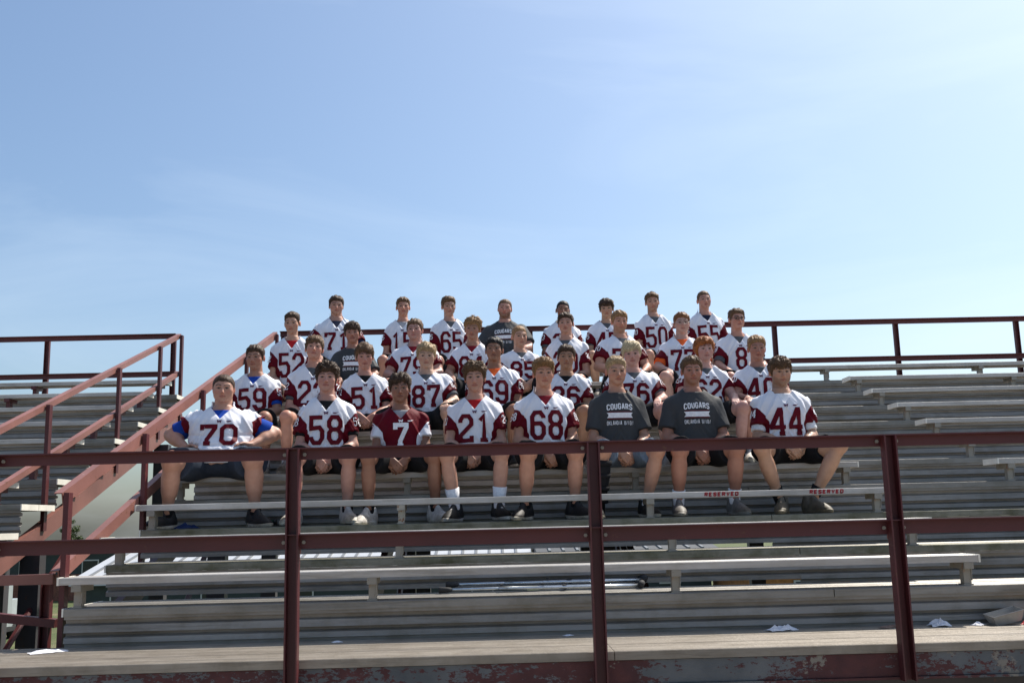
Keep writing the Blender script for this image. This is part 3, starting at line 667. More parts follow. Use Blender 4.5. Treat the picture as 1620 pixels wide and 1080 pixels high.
def person(c):
    T, g = c['T'], c['g']; ga = 1+(g-1)*0.75; hq = c['row'] == 4; belly = c['belly']
    root = thing('person', c['label'], 'person', c['loc'], c['rz'], 'players and coaches seated on the bleachers'); root.rotation_euler = (c['lean'][0], c['lean'][1], c['rz'])
    hz = 0.63*T+0.15-0.012; hcn = np.array([c['hx'], c['hy'], hz]); R = rotm(c['hr'][0], c['hr'][1]+0.10, c['hr'][2])
    kn, an, ky = c['knee']/2, c['knee']/2+c['foot'], -0.44
    kl = np.array([[-kn, ky, 0.105], [kn, ky, 0.105]]); al = np.array([[-an, -0.345, -0.325], [an, -0.345, -0.325]])
    kl[:, 0] += c['ksh']; al[0, 0] -= c['fin'][0]*-1; al[1, 0] -= c['fin'][1]; al[:, 1] += np.array(c['ffw'])
    hip = np.array([[-0.095*ga, 0.0, 0.085], [0.095*ga, 0.0, 0.085]])
    sw = 0.152*(1+(g-1)*0.55)
    sho = np.array([[-sw, 0.03, 0.492*T], [sw, 0.03, 0.492*T]])
    thr = 0.083*ga
    if c['pose'] == 'hips':
        elb = np.array([[-0.405, 0.06, 0.385*T], [0.405, 0.06, 0.385*T]]); wri = np.array([[-0.262, -0.12, 0.235], [0.245, -0.12, 0.245]])
    elif c['pose'] == 'knees':
        ex = 0.245*(1+(g-1)*0.7); elb = np.array([[-ex, -0.08, 0.275*T], [ex, -0.08, 0.275*T]])
        wri = np.array([[-kn*0.86, -0.275, 0.105+thr+0.02], [kn*0.86, -0.275, 0.105+thr+0.02]])
    else:
        ex = 0.205*(1+(g-1)*0.8); elb = np.array([[-ex, -0.03, 0.228*T], [ex, -0.03, 0.228*T]])
        wri = np.array([[-0.068, -0.245, 0.145], [0.070, -0.225, 0.130]])+np.array([c['hsh'], c['hfw'], c['hup']])
    # ---- body: one continuous skin surface
    fs = 0.0042 if hq else 0.0052; xr = 0.47 if c['pose'] == 'hips' else max(0.34, kn+0.11)
    hx0, hx1 = c['hx']-0.1, c['hx']+0.1; lo = min(-0.112, hx0); hi = max(0.112, hx1)
    f = Field(axis((-xr, lo, 0.010), (lo, hi, fs), (hi, xr, 0.010)), axis((-0.58, -0.36, 0.0065), (-0.36, -0.155, 0.0065), (-0.155, 0.14, fs), (0.14, 0.20, 0.012)),
              axis((-0.40, -0.02, 0.012), (-0.02, 0.24, 0.006), (0.24, hz-0.125, 0.011), (hz-0.125, hz+0.135, fs)))
    q = f.sl((-0.3, -0.25, 0.06), (0.3, 0.25, 0.63*T)); X, Y, Z = f.pts(q); f.d[q] = torso(X, Y, Z, T, g, belly, -0.016)
    nr = 0.056*(1+(g-1)*0.5)
    f.rc(np.array([0, 0.028, 0.55*T]), np.array([c['hx']*0.8, hcn[1]+0.022, hz-0.045]), nr*1.12, nr, 0.035)
    for i, sg in ((0, -1), (1, 1)):
        f.rc(sho[i], elb[i], 0.052*ga, 0.042*ga, 0.03); f.rc(sho[i]*0.6+elb[i]*0.4, sho[i]*0.4+elb[i]*0.6, 0.049*ga, 0.047*ga, 0.03)
        f.rc(elb[i], wri[i], 0.041*ga, 0.027*(1+(ga-1)*0.5), 0.02); f.rc(elb[i]*0.75+wri[i]*0.25, elb[i]*0.6+wri[i]*0.4, 0.042*ga, 0.038*ga, 0.03)
        f.rc(hip[i], kl[i], thr, 0.058*ga, 0.03); f.rc(hip[i]*0.5+kl[i]*0.5, hip[i]*0.3+kl[i]*0.7, 0.076*ga, 0.067*ga, 0.04)
        f.el(kl[i]+np.array([0, -0.016, 0.008]), np.array([0.048, 0.046, 0.052])*ga, 0.03)
        f.rc(kl[i], al[i], 0.052*ga, 0.035, 0.02); f.rc(kl[i]*0.72+al[i]*0.28+np.array([0, 0.022, 0]), kl[i]*0.5+al[i]*0.5+np.array([0, 0.016, 0]), 0.050*ga, 0.042*ga, 0.04)
        f.rc(al[i], al[i]+np.array([sg*0.02, -0.06, -0.03]), 0.034, 0.028, 0.02)
        if c['pose'] == 'hips': hand(f, wri[i], wri[i]+np.array([-sg*0.09, -0.07, 0.012]), (0, 0.1, 1), 0.28, -sg)
        elif c['pose'] == 'knees': hand(f, wri[i], wri[i]+np.array([-sg*0.02, -0.10, -0.030]), (0, -0.1, 1), 0.34, -sg if False else sg)
        else: hand(f, wri[i], wri[i]+np.array([-sg*0.070, -0.045, -0.085]) if i == 0 else wri[i]+np.array([-sg*0.078, -0.035, -0.075]), (sg*0.35, -0.9, 0.25), 0.42, sg)
    rad = 0.155; q = f.sl(hcn-rad, hcn+rad); X, Y, Z = f.pts(q)
    def local(P0, P1, P2):
        a, b, e = P0-hcn[0], P1-hcn[1], P2-hcn[2]; M = R.T
        return M[0, 0]*a+M[0, 1]*b+M[0, 2]*e, M[1, 0]*a+M[1, 1]*b+M[1, 2]*e, M[2, 0]*a+M[2, 1]*b+M[2, 2]*e
    LX_, LY_, LZ_ = local(X, Y, Z); f.d[q] = smin(f.d[q], head_field(LX_, LY_, LZ_, c), 0.014)
    V, F = f.surface(); L = np.stack(local(V[:, 0], V[:, 1], V[:, 2]), 1)
    sk = np.array(c['skin']); tint = np.tile(sk, (len(V), 1)); hm_ = (L[:, 2] > -0.13) & (V[:, 2] > hz-0.13)
    tint[hm_] = head_tint(L[hm_], c)
    kd = np.minimum(*[np.linalg.norm(V-kl[i]-np.array([0, -0.05, 0.02]), axis=1) for i in (0, 1)]); w = np.exp(-(kd/0.05)**2)[:, None]*0.45
    tint = tint*(1-w)+tint*np.array([1.0, 0.74, 0.68])*w
    body = obj('body', np_mesh('body', V, F, True, None, tint), SKIN, root)
    # ---- hair
    V, F, TF = hair_mesh(c, hq); V = V@R.T+hcn; F = np.concatenate([F[:, [0, 1, 2]], F[:, [0, 2, 3]], TF])
    obj('hair', np_mesh('hair', V, F), hair_mat(c['hairc']), root)
    # ---- shirt, jersey
    tee = c['kind'] == 'tee'; cs = 0.0075 if hq else 0.009; sd = c['seed']*5.1
    wx = min(0.62, sw+0.20+(0.12 if c['pose'] == 'hips' else 0))
    def garment(off, srad, slen, neck, hem, fold, cs):
        fl = Field(axis((-wx, wx, cs)), axis((-0.30-0.12*belly, 0.25, cs)), axis((min(hem, 0.2)-0.03, 0.66*T+0.02, cs)))
        X, Y, Z = fl.ax[:, None, None], fl.ay[None, :, None], fl.az[None, None, :]
        dt = torso(X, Y, Z, T, g, belly, off); ds = np.full(fl.d.shape, 9.0, np.float32)
        for i, sg in ((0, -1), (1, 1)):
            e = sho[i]+(elb[i]-sho[i])*slen; ax_ = (elb[i]-sho[i])/np.linalg.norm(elb[i]-sho[i])
            q = f_rc(X, Y, Z, sho[i], e+ax_*0.1, srad*ga, srad*ga*0.97)
            q = smax(q, (X-e[0])*ax_[0]+(Y-e[1])*ax_[1]+(Z-e[2])*ax_[2], 0.006); ds = np.minimum(ds, q)
        if not fold: dt = smax(dt, hem-Z, 0.006); hem = -9.0
        d = smin(dt, ds, 0.014)
        if fold:
            n1 = vnoise(X*6+sd, Y*6+sd, Z*15+np.abs(X)*26+sd); n2 = vnoise(X*16+sd, Y*16, Z*9-X*10+sd); n3 = vnoise(X*5-sd, Y*5+sd, Z*34+np.abs(X)*30-sd)
            low = np.clip((0.30*T-Z)/(0.2*T), 0, 1)
            d = d-fold*(0.9*(1-np.abs(n1)*1.6)+0.5*n2+(0.25+1.1*low)*n3)
        if fold and belly > 0.12:
            for zg, dg_ in ((0.345, 0.008), (0.262, 0.012)):
                d = d+dg_*belly/0.3*np.exp(-((Z-(zg+0.10*X*X*4)*T)/0.011)**2)*(Y < 0.05)
        d = smax(d, hem-Z, 0.006)
        if neck[0] == 'v':
            zb, wv, rn = neck[1]*T, neck[2], neck[3]
            wd = wv*np.clip((Z-zb)/(0.622*T-zb), -1, 1.25)
            d = np.maximum(d, -np.maximum(np.maximum((np.abs(X)-wd)*0.8, zb-Z), Y-0.01))
            d = smax(d, -np.maximum(f_rc(X, Y, Z, (0, 0.012, 0.50*T), (0, 0.02, 0.9*T), rn, rn), 0.598*T-Z), 0.005)
        else:
            rn = neck[1]; d = smax(d, -np.maximum(f_rc(X, Y, Z, (0, -0.012, 0.52*T), (0, -0.002, 0.9*T), rn, rn), neck[2]*T-Z+0.10*np.clip(Y, -0.1, 0.1)*-1.0), 0.006)
        fl.d[...] = d; return fl, dt, ds
    def emit(fl, name, mat, parent, attr=True):
        V, F = fl.surface(); at = None
        if attr:
            dl = np.stack([V[:, 0], V[:, 1], V[:, 2]], 1); z = V[:, 2]/T; x = np.abs(V[:, 0])
            seam = x-(sw+0.096-(0.512-z)*0.66*T-0.020*np.clip(np.abs(V[:, 1]-0.02)-0.02, 0, 1)/0.08)
            arm = np.full(len(V), 9.0)
            for i in (0, 1): arm = np.minimum(arm, f_rc(V[:, 0], V[:, 1], V[:, 2], sho[i], elb[i], 0.098*ga, 0.098*ga))
            at = np.minimum(seam, -arm)
        return obj(name, np_mesh(name, V, F, True, at), mat, parent)
    if not tee:
        fl, _, _ = garment(0.001, 0.060, 0.22+c['us_len'], ('crew', 0.078, 0.586), 0.33*T, 0, 0.008)
        emit(fl, 'undershirt', cloth(c['us']), root, False)
        fl, _, _ = garment(0.017, 0.073, c['slen'], ('v', 0.503, 0.088, 0.076), 0.10 if g > 1.25 else 0.05, 0.0145, cs)
        jm = J_MAROON if c['kind'] == 'maroon' else J_WHITE
    else:
        fl, _, _ = garment(0.013, 0.074, 0.74, ('crew', 0.082, 0.590), 0.035, 0.0075, cs); jm = J_TEE
    jer = emit(fl, 'jersey' if not tee else 'tee_shirt', jm, root)
    hmp = HMap(fl); ink = INK_W if c['kind'] == 'maroon' else INK_M
    if tee:
        obj('lettering', print_on(hmp, lettering('COUGARS', 0, 0.470*T, 0.050, 0.026, 0.004, 0.0085, 0.010)), INK_W, jer)
        obj('lettering', print_on(hmp, lettering('OKLAHOMA UNION', 0, 0.345*T, 0.033, 0.0122, 0.0030, 0.0036, 0.003, 0.01)), INK_W, jer)
        obj('stripe', print_on(hmp, banner(-0.105, 0.105, 0.408*T, 0.021)), INK_W, jer)
        for k in (-1, 1): obj('stripe', print_on(hmp, banner(-0.100, 0.100, 0.408*T+k*0.0275, 0.0035, 0.004)), INK_M, jer)
    else:
        dg = c['num']; wd = 0.122 if g < 1.3 else 0.135; nz_, nh_ = (0.345, 0.236) if g < 1.3 else (0.36, 0.19)
        obj('number', print_on(hmp, lettering(dg, 0.0, nz_*T, nh_*T, wd, 0.020, 0.034, 0, 0.012)), ink, jer)
        for dx in (0,):
            obj('emblem', print_on(hmp, lettering('W', 0, 0.484*T, 0.026, 0.038, 0, 0.0085, 0, 0.01)), INK_D if ink is INK_M else INK_W, jer)
        obj('emblem', print_on(hmp, swoosh(0.082, 0.482*T, 0.055)), INK_D if ink is INK_M else INK_W, jer)
        # number on the outside of each sleeve
        for i, sg in (((0, -1), (1, 1)) if c['pose'] != 'hips' else ()):
            e = sho[i]+(elb[i]-sho[i])*c['slen']*0.62; VF = lettering(dg, 0, 0, 0.070, 0.032, 0.010, 0.008, 0, 0.012)
            V2 = np.array(VF[0]); ax_ = (elb[i]-sho[i])/np.linalg.norm(elb[i]-sho[i]); fwd = np.array([0, -1.0, 0]); fwd -= ax_*(fwd@ax_); fwd /= np.linalg.norm(fwd); out = np.cross(fwd, ax_); out *= np.sign(out[0])*sg
            rr = 0.080*ga+0.004; th = 0.55+V2[:, 0]*(1 if sg < 0 else -1)/rr*1.0
            P = e[None]-ax_[None]*V2[:, 1][:, None]
            dirv = out[None]*np.cos(th)[:, None]+fwd[None]*np.sin(th)[:, None]
            # walk in from outside until the cloth is met
            r = np.full(len(P), rr+0.05)
            for _ in range(60):
                pp = P+dirv*r[:, None]
                ii = [np.clip(np.searchsorted(A, pp[:, t]), 1, len(A)-1) for t, A in enumerate((fl.ax, fl.ay, fl.az))]
                dv = fl.d[ii[0], ii[1], ii[2]]; r = np.where(dv > 0.004, r-0.0022, r)
            r = np.convolve(np.pad(r, 2, 'edge'), np.ones(5)/5, 'valid')
            pp = P+dirv*(r+0.006+V2[:, 2])[:, None]
            me = bpy.data.meshes.new('sleeve_number'); me.from_pydata(pp.tolist(), [], [tuple(q) for q in VF[1]])
            obj('sleeve_number', me, INK_M if c['kind'] == 'maroon' else INK_W, jer)
    # ---- shorts
    ss = 0.009 if hq else 0.011
    fl = Field(axis((-max(0.30, kn+0.14), max(0.30, kn+0.14), ss)), axis((-0.46, 0.20, ss)), axis((-0.09, 0.26, ss)))
    X, Y, Z = fl.ax[:, None, None], fl.ay[None, :, None], fl.az[None, None, :]
    d = f_el(X, Y, Z, (0, -0.02, 0.085), (0.190*ga, 0.165*ga, 0.118)); d2 = np.full(fl.d.shape, 9.0, np.float32)
    for i in (0, 1):
        ax_ = (kl[i]-hip[i])/np.linalg.norm(kl[i]-hip[i]); e = hip[i]+(kl[i]-hip[i])*c['sh_len']
        q = f_rc(X, Y, Z, hip[i], kl[i], thr+0.018, 0.106*ga); q = smax(q, (X-e[0])*ax_[0]+(Y-e[1])*ax_[1]+(Z-e[2])*ax_[2]-0.02*vnoise(X*14+sd, Y*4, Z*14), 0.006); d2 = np.minimum(d2, q)
    d = smin(d, d2, 0.045)-0.005*vnoise(X*15+sd, Y*9, Z*15); d = smax(d, -0.002-Z-0.058*np.clip((-Y-0.13)/0.08, 0, 1), 0.01)
    if belly > 0.2 or True: d = np.maximum(d, Z-0.215)
    fl.d[...] = d; V, F = fl.surface(); obj('shorts', np_mesh('shorts', V, F), cloth(c['shorts']), root)
    # ---- socks and shoes
    for i, sg in ((0, -1), (1, 1)):
        a = al[i]; b = kl[i]; t1 = c['sock']
        if c.get('brace') and i == 0:
            m = MB(); m.tube([tuple(a+(b-a)*t+np.array([0, 0.006, 0])) for t in (-0.05, 0.1, 0.3, 0.5, 0.7, 0.86)], [0.058, 0.055, 0.064, 0.072, 0.072, 0.068], 14)
            for t in (0.12, 0.34, 0.56, 0.78): m.tube([tuple(a+(b-a)*t), tuple(a+(b-a)*(t+0.07))], 0.077, 14)
            m.build('leg_brace', cloth((0.012, 0.012, 0.014)), root, True)
        pts = [a+np.array([0, 0, -0.02])] + [a+(b-a)*t for t in (0.05, t1*0.5, t1)]
        bulge = lambda t: 0.035+(0.052*ga-0.035)*t+0.006+0.009*max(0, t-0.15)/0.3
        pts[2:] = [p+np.array([0, 0.006+0.012*t, 0]) for p, t in zip(pts[2:], (t1*0.5, t1))]
        MB().tube([tuple(p) for p in pts], [0.041, 0.042, bulge(t1*0.5), bulge(t1)], 24).build('sock', cloth(c['sockc']), root, True)
        key = c['shoe']
        if key not in SHOES:
            fl = Field(axis((-0.07, 0.07, 0.0055)), axis((-0.24, 0.10, 0.0055)), axis((-0.012, 0.125, 0.0055)))
            X, Y, Z = fl.ax[:, None, None], fl.ay[None, :, None], fl.az[None, None, :]
            d = f_el(X, Y, Z, (0, 0.035, 0.040), (0.041, 0.052, 0.058))
            d = smin(d, f_el(X, Y, Z, (0, -0.055, 0.030), (0.045, 0.105, 0.050)), 0.03); d = smin(d, f_el(X, Y, Z, (0.004, -0.135, 0.018), (0.047, 0.072, 0.034)), 0.03)
            d = smin(d, f_rc(X, Y, Z, (0, 0.022, 0.05), (0, 0.016, 0.108), 0.040, 0.042), 0.025); d = np.maximum(d, Z-0.112); d = smin(d, f_rc(X, Y, Z, (0, -0.052, 0.080), (0, -0.034, 0.098), 0.022, 0.018), 0.02)
            sole = smax(f_el(X, Y, Z, (0.003, -0.07, 0.012), (0.052, 0.155, 0.06)), np.abs(Z-0.012)-0.0125, 0.006)
            d = np.minimum(d, sole); lace = np.full(d.shape, 9.0, np.float32)
            for k in range(4): lace = np.minimum(lace, f_rc(X, Y, Z, (-0.022, -0.035-0.018*k, 0.083-0.008*k), (0.022, -0.035-0.018*k, 0.083-0.008*k), 0.0045, 0.0045))
            d = smin(d, lace, 0.004); fl.d[...] = smax(d, -Z, 0.002); V, F = fl.surface()
            at = np.maximum(0.024-V[:, 2]+0.006*np.sin(V[:, 1]*14), 0.003-np.array(f_rc(V[:, 0], V[:, 1], V[:, 2], (0, -0.03, 0.088), (0, -0.115, 0.055), 0.016, 0.012))*9) if key[2] else 0.024-V[:, 2]+0.006*np.sin(V[:, 1]*14)
            SHOES[key] = np_mesh('shoe', V, F, True, at); SHOES[key].materials.append(shoe_mat('shoe_leather_%d' % len(SHOES), key[0], key[1]))
        o = obj('shoe', SHOES[key], None, root, (a[0], a[1]-0.005, -(H+S)+0.001), sg*c['toe']); o.scale = (1.12, 1.12, 1.2)
    if c.get('glasses'):
        m = MB()
        for s_ in (-1, 1):
            ring = [(s_*0.033+0.024*math.cos(t)*(1.0), -0.101, 0.008+0.018*math.sin(t)) for t in [2*math.pi*k/14 for k in range(15)]]
            m.tube([tuple(R@np.array(p)+hcn) for p in ring], 0.0022 if c['glasses'] == 'wire' else 0.0036, 5)
            m.tube([tuple(R@np.array(p)+hcn) for p in ((s_*0.057, -0.099, 0.012), (s_*0.078*c['fw'], -0.05, 0.012), (s_*0.083, 0.01, 0.012))], 0.0025, 5)
        m.tube([tuple(R@np.array(p)+hcn) for p in ((-0.010, -0.103, 0.012), (0.010, -0.103, 0.012))], 0.0025, 5)
        m.build('eyeglasses', plain('frame_%s' % c['glasses'], (0.35, 0.33, 0.32) if c['glasses'] == 'wire' else (0.02, 0.02, 0.022), 0.3, 0.6 if c['glasses'] == 'wire' else 0), root, True)
    return root
# ---------------------------------------------------------------- who sits where
NAVY = (0.012, 0.018, 0.045); BLUE = (0.012, 0.06, 0.35); GREY = (0.09, 0.095, 0.105); LGREY = (0.36, 0.36, 0.38); BLACK = (0.012, 0.012, 0.014); RED = (0.42, 0.015, 0.02); DRED = (0.2, 0.012, 0.022); ORANGE = (0.8, 0.13, 0.03); WHT = (0.78, 0.78, 0.8)
FAIR = (0.50, 0.265, 0.185); MID = (0.40, 0.195, 0.122); TAN = (0.285, 0.135, 0.080); PALE = (0.55, 0.315, 0.235)
DBR = (0.055, 0.029, 0.015); BR = (0.115, 0.062, 0.030); LBR = (0.25, 0.14, 0.062); BLO = (0.34, 0.235, 0.125); PLA = (0.50, 0.40, 0.24); GIN = (0.30, 0.095, 0.024); RBR = (0.19, 0.08, 0.032); BLK = (0.014, 0.011, 0.010)
W_SHOE = ((0.62, 0.60, 0.57), (0.60, 0.58, 0.50), False); B_SHOE = ((0.012, 0.012, 0.014), (0.62, 0.58, 0.50), False); V_SHOE = ((0.014, 0.014, 0.016), (0.55, 0.54, 0.52), True); G_SHOE = ((0.20, 0.19, 0.18), (0.34, 0.33, 0.31), False); O_SHOE = ((0.13, 0.115, 0.085), (0.20, 0.17, 0.12), False)
# row, world x, sitting height, number/kind, girth, undershirt, its sleeve, hair style, hair colour, skin, description
P = [
 (4, -2.17, .84, '70', 1.42, BLUE, .70, 'buzz', DBR, FAIR, 'heavyset player in white jersey 70 with blue undershirt, elbows out, by the stair rail'),
 (4, -1.33, .92, '58', 1.02, BLACK, .62, 'curly', DBR, FAIR, 'player in white jersey 58, curly dark hair and white shoes, front row'),
 (4, -0.73, .82, 'M7', 0.95, LGREY, .2, 'messy', DBR, TAN, 'player in the only maroon jersey, number 7 with white sleeves, front row'),
 (4, -0.13, .90, '21', 1.00, RED, .2, 'curly', BR, FAIR, 'player in white jersey 21, curly brown hair and white socks, front row'),
 (4, 0.43, .92, '68', 1.10, DRED, .2, 'swoop', LBR, FAIR, 'player in white jersey 68 with swept light brown hair and black shoes, front row'),
 (4, 1.02, .92, 'T', 1.02, GREY, .2, 'crew', BLO, FAIR, 'blond boy in grey lettered tee with black leg brace, front row'),
 (4, 1.64, .91, 'T', 1.14, GREY, .2, 'short', BR, MID, 'brown-haired boy in grey lettered tee and black shorts, second from right in front row'),
 (4, 2.37, .89, '44', 1.08, WHT, .72, 'fringe', BR, FAIR, 'stocky player in white jersey 44, brown fringe, right end of the front row'),
 (6, -2.20, .86, '59', 1.02, BLUE, .66, 'short', DBR, MID, 'player in white jersey 59 with blue undershirt, left end of second row'),
 (6, -1.68, .94, '22', 1.00, GREY, .66, 'fringe', BR, FAIR, 'player in white jersey 22 with chin raised, behind jersey 58'),
 (6, -1.17, .85, '51', 0.92, BLACK, .62, 'fringe', BR, FAIR, 'slim player in white jersey 51 with black undershirt, second row'),
 (6, -0.59, .85, '87', 1.10, GREY, .66, 'messy', BLO, PALE, 'blond player in white jersey 87 behind the maroon jersey, second row'),
 (6, 0.03, .89, '69', 1.08, ORANGE, .2, 'short', BLK, TAN, 'black-haired player in white jersey 69, second row'),
 (6, 0.70, .80, '36', 0.98, BLACK, .2, 'short', DBR, MID, 'dark-haired player with black undershirt just behind jersey 68'),
 (6, 1.34, .82, '76', 1.12, GREY, .6, 'fringe', PLA, PALE, 'pale blond player in white jersey behind the blond boy in grey tee'),
 (6, 2.01, .85, '62', 1.04, GREY, .2, 'long', GIN, PALE, 'ginger-haired player in white jersey, second from right in second row'),
 (6, 2.54, .85, '40', 1.00, GREY, .2, 'short', LBR, MID, 'player in white jersey 40 behind jersey 44, right end of second row'),
 (8, -2.11, .99, '52', 0.96, RED, .2, 'crew', DBR, FAIR, 'player in white jersey 52 with bright red undershirt, left end of third row'),
 (8, -1.47, .88, 'T', 0.98, GREY, .2, 'fringe', DBR, MID, 'dark-haired boy in grey lettered tee, second from left in third row'),
 (8, -0.81, .89, '79', 1.20, DRED, .5, 'short', BR, FAIR, 'broad player in white jersey 79, third row'),
 (8, -0.20, .89, '84', 1.02, DRED, .2, 'curly', LBR, MID, 'player with curly light brown hair and dark red undershirt, third row above jersey 21'),
 (8, 0.33, .79, '85', 1.00, GREY, .2, 'buzz', LBR, FAIR, 'player in white jersey 85 with cropped hair, sitting low in third row'),
 (8, 0.82, .93, '20', 1.02, GREY, .2, 'short', DBR, FAIR, 'dark-haired player in white jersey with number ending in 0, third row'),
 (8, 1.39, .94, '70', 1.16, GREY, .2, 'short', LBR, FAIR, 'stocky player with chin beard in white jersey, third row behind pale blond player'),
 (8, 2.06, .91, '77', 1.16, ORANGE, .68, 'short', RBR, PALE, 'player with glasses and bright orange undershirt, third row'),
 (8, 2.66, .93, '8', 1.00, GREY, .72, 'short', BR, FAIR, 'player with dark glasses in white jersey 8, right end of third row'),
 (10, -1.83, 1.0, '71', 1.32, NAVY, .72, 'short', DBR, FAIR, 'big player in white jersey 71 with navy undershirt, left end of top row'),
 (10, -1.05, .98, '15', 0.96, LGREY, .2, 'short', BR, FAIR, 'player in white jersey 15 with light grey undershirt, top row'),
 (10, -0.47, .97, '65', 0.98, GREY, .2, 'short', BR, FAIR, 'player in white jersey 65, top row'),
 (10, 0.18, .92, 'T', 1.36, GREY, .2, 'buzz', BR, FAIR, 'bearded heavyset man in grey lettered tee, middle of top row'),
 (10, 0.86, .89, '33', 1.04, GREY, .66, 'buzz', BLK, TAN, 'black-haired player mostly hidden behind another, top row'),
 (10, 1.40, .91, '45', 0.98, GREY, .6, 'fringe', DBR, FAIR, 'player in white jersey 45 with dark fringe, top row'),
 (10, 1.99, .98, '50', 1.00, GREY, .2, 'short', BR, FAIR, 'player in white jersey 50 with small goatee, top row'),
 (10, 2.62, .98, '55', 1.04, NAVY, .66, 'buzz', BR, FAIR, 'crop-haired player in white jersey 55 with navy undershirt, right end of top row'),
]
XTRA = {  # per-person changes keyed by list position
 0: dict(pose='hips', slen=.44, fin=(-.02, .02), sh_len=.86, lean=(0, 0), knee=.60, fw=1.20, jw=1.12, belly=.30, shorts=(0.035, 0.045, 0.065), shoe=B_SHOE, sockc=BLACK, toe=.6, foot=0.03, hr=(.05, -.04, 0)),
 1: dict(knee=.40, shoe=W_SHOE, sockc=BLACK, hr=(.0, -.10, .02)), 2: dict(knee=.50, hsh=-.03, hup=-.03, fin=(0, 0), shoe=W_SHOE, sockc=BLACK, toe=.45, hr=(0, -.02, 0)),
 3: dict(knee=.42, shoe=V_SHOE, sockc=WHT, sock=.42, hr=(-.03, 0, -.02)), 4: dict(knee=.37, shoe=B_SHOE, sockc=BLACK, toe=.5, hr=(.04, -.03, 0)),
 5: dict(knee=.42, shoe=B_SHOE, sockc=WHT, brace=True, fin=(0, .09), shorts=(0.13, 0.17, 0.22), hr=(.08, 0, 0), ksh=.02), 6: dict(knee=.44, shoe=G_SHOE, sockc=WHT, sock=.3, beard=.3, hr=(-.05, -.03, 0)),
 7: dict(knee=.60, hup=.01, fin=(.06, .12), sh_len=.70,  shoe=O_SHOE, sockc=BLACK, foot=-.10, fw=1.08, jw=1.1, beard=.5, hr=(.05, .03, 0), sock=.3),
 9: dict(hr=(.05, -.20, .04)), 10: dict(pose='clasp'), 11: dict(fw=1.10, pose='knees'), 12: dict(hr=(-.06, -.1, 0)), 14: dict(fw=1.06, pose='knees'), 15: dict(knee=.48, pose='knees'), 16: dict(pose='knees'),
 19: dict(fw=1.10, pose='knees'), 23: dict(beard=.55, fw=1.06, pose='knees'), 24: dict(glasses='wire', fw=1.08, pose='knees'), 25: dict(glasses='dark', hr=(.1, -.12, 0)),
 26: dict(fw=1.12, knee=.50), 29: dict(beard=.7, fw=1.12), 32: dict(beard=.35), 22: dict(hr=(.05, -.06, 0)), 20: dict(pose='knees'), 21: dict(hr=(.1, 0, 0)),
}
def people(only=None):
    rg = random.Random(5)
    for i, (r, x, hs, num, g, us, ul, hst, hcol, sk, lab) in enumerate(P):
        T = (hs-0.27-STY[hst][0]*0.6)/0.63
        kind = 'tee' if num == 'T' else ('maroon' if num[0] == 'M' else 'white')
        c = dict(row=r, T=T, g=g, us=us, us_len=ul-0.2+(0.10 if ul > .4 else 0), slen=0.62, hair=hst, hairc=hcol, skin=tuple(s*rg.uniform(.93, 1.05) for s in sk), label=lab, kind=kind, num=num.lstrip('M'),
                 loc=(x, row(r)+0.12, r*H+S), rz=(rg.uniform(-.08, .08) if r == 4 else rg.uniform(-.2, .2))-x*0.02, hx=rg.uniform(-.008, .008), hy=0.0+rg.uniform(-.012, .006), hr=(rg.uniform(-.16, .16), rg.uniform(-.12, .05), rg.uniform(-.07, .07)),
                 knee=rg.uniform(.36, .46), foot=rg.uniform(-.02, .03), ksh=0.0, pose='clasp' if rg.random() < .65 else 'knees', fw=1.0 + (g-1)*0.12, jw=rg.uniform(.94, 1.08), nl=rg.uniform(.97, 1.05), beard=0.0, belly=max(0, (g-1.1))*0.5,
                 shorts=BLACK, hsh=rg.uniform(-.03, .03), hfw=rg.uniform(-.03, .03), hup=rg.uniform(-.02, .02), lean=(rg.uniform(-.045, .03), rg.uniform(-.03, .03)), sh_len=rg.uniform(.74, .88), fin=(rg.uniform(0, .05), rg.uniform(0, .05)), ffw=(rg.uniform(-.03, .06), rg.uniform(-.03, .06)), shoe=rg.choice([W_SHOE, B_SHOE, G_SHOE]), sockc=rg.choice([BLACK, WHT]), sock=.22, toe=rg.uniform(.1, .35), seed=i+1.37)
        if r == 4: c.update(pose='clasp', lean=(rg.uniform(-.02, .01), rg.uniform(-.015, .015)))
        c.update(XTRA.get(i, {}))
        if only is None or i in only: person(c)
people()
# ================================================================ lettering on the bench edge
for cx in (1.66, 2.43):
    V, F = lettering('RESERVED', cx, 0, 0.032, 0.0262, 0.0058, 0.0092, 0, 0.05)
    me = bpy.data.meshes.new('lettering'); me.from_pydata([(v[0]+0.12*v[1], row(3)-0.0145-v[2], 3*H+S-0.021+v[1]) for v in V], [], F)
    obj('lettering', me, plain('red_stencil', (0.30, 0.012, 0.02), 0.6), BENCH[3])
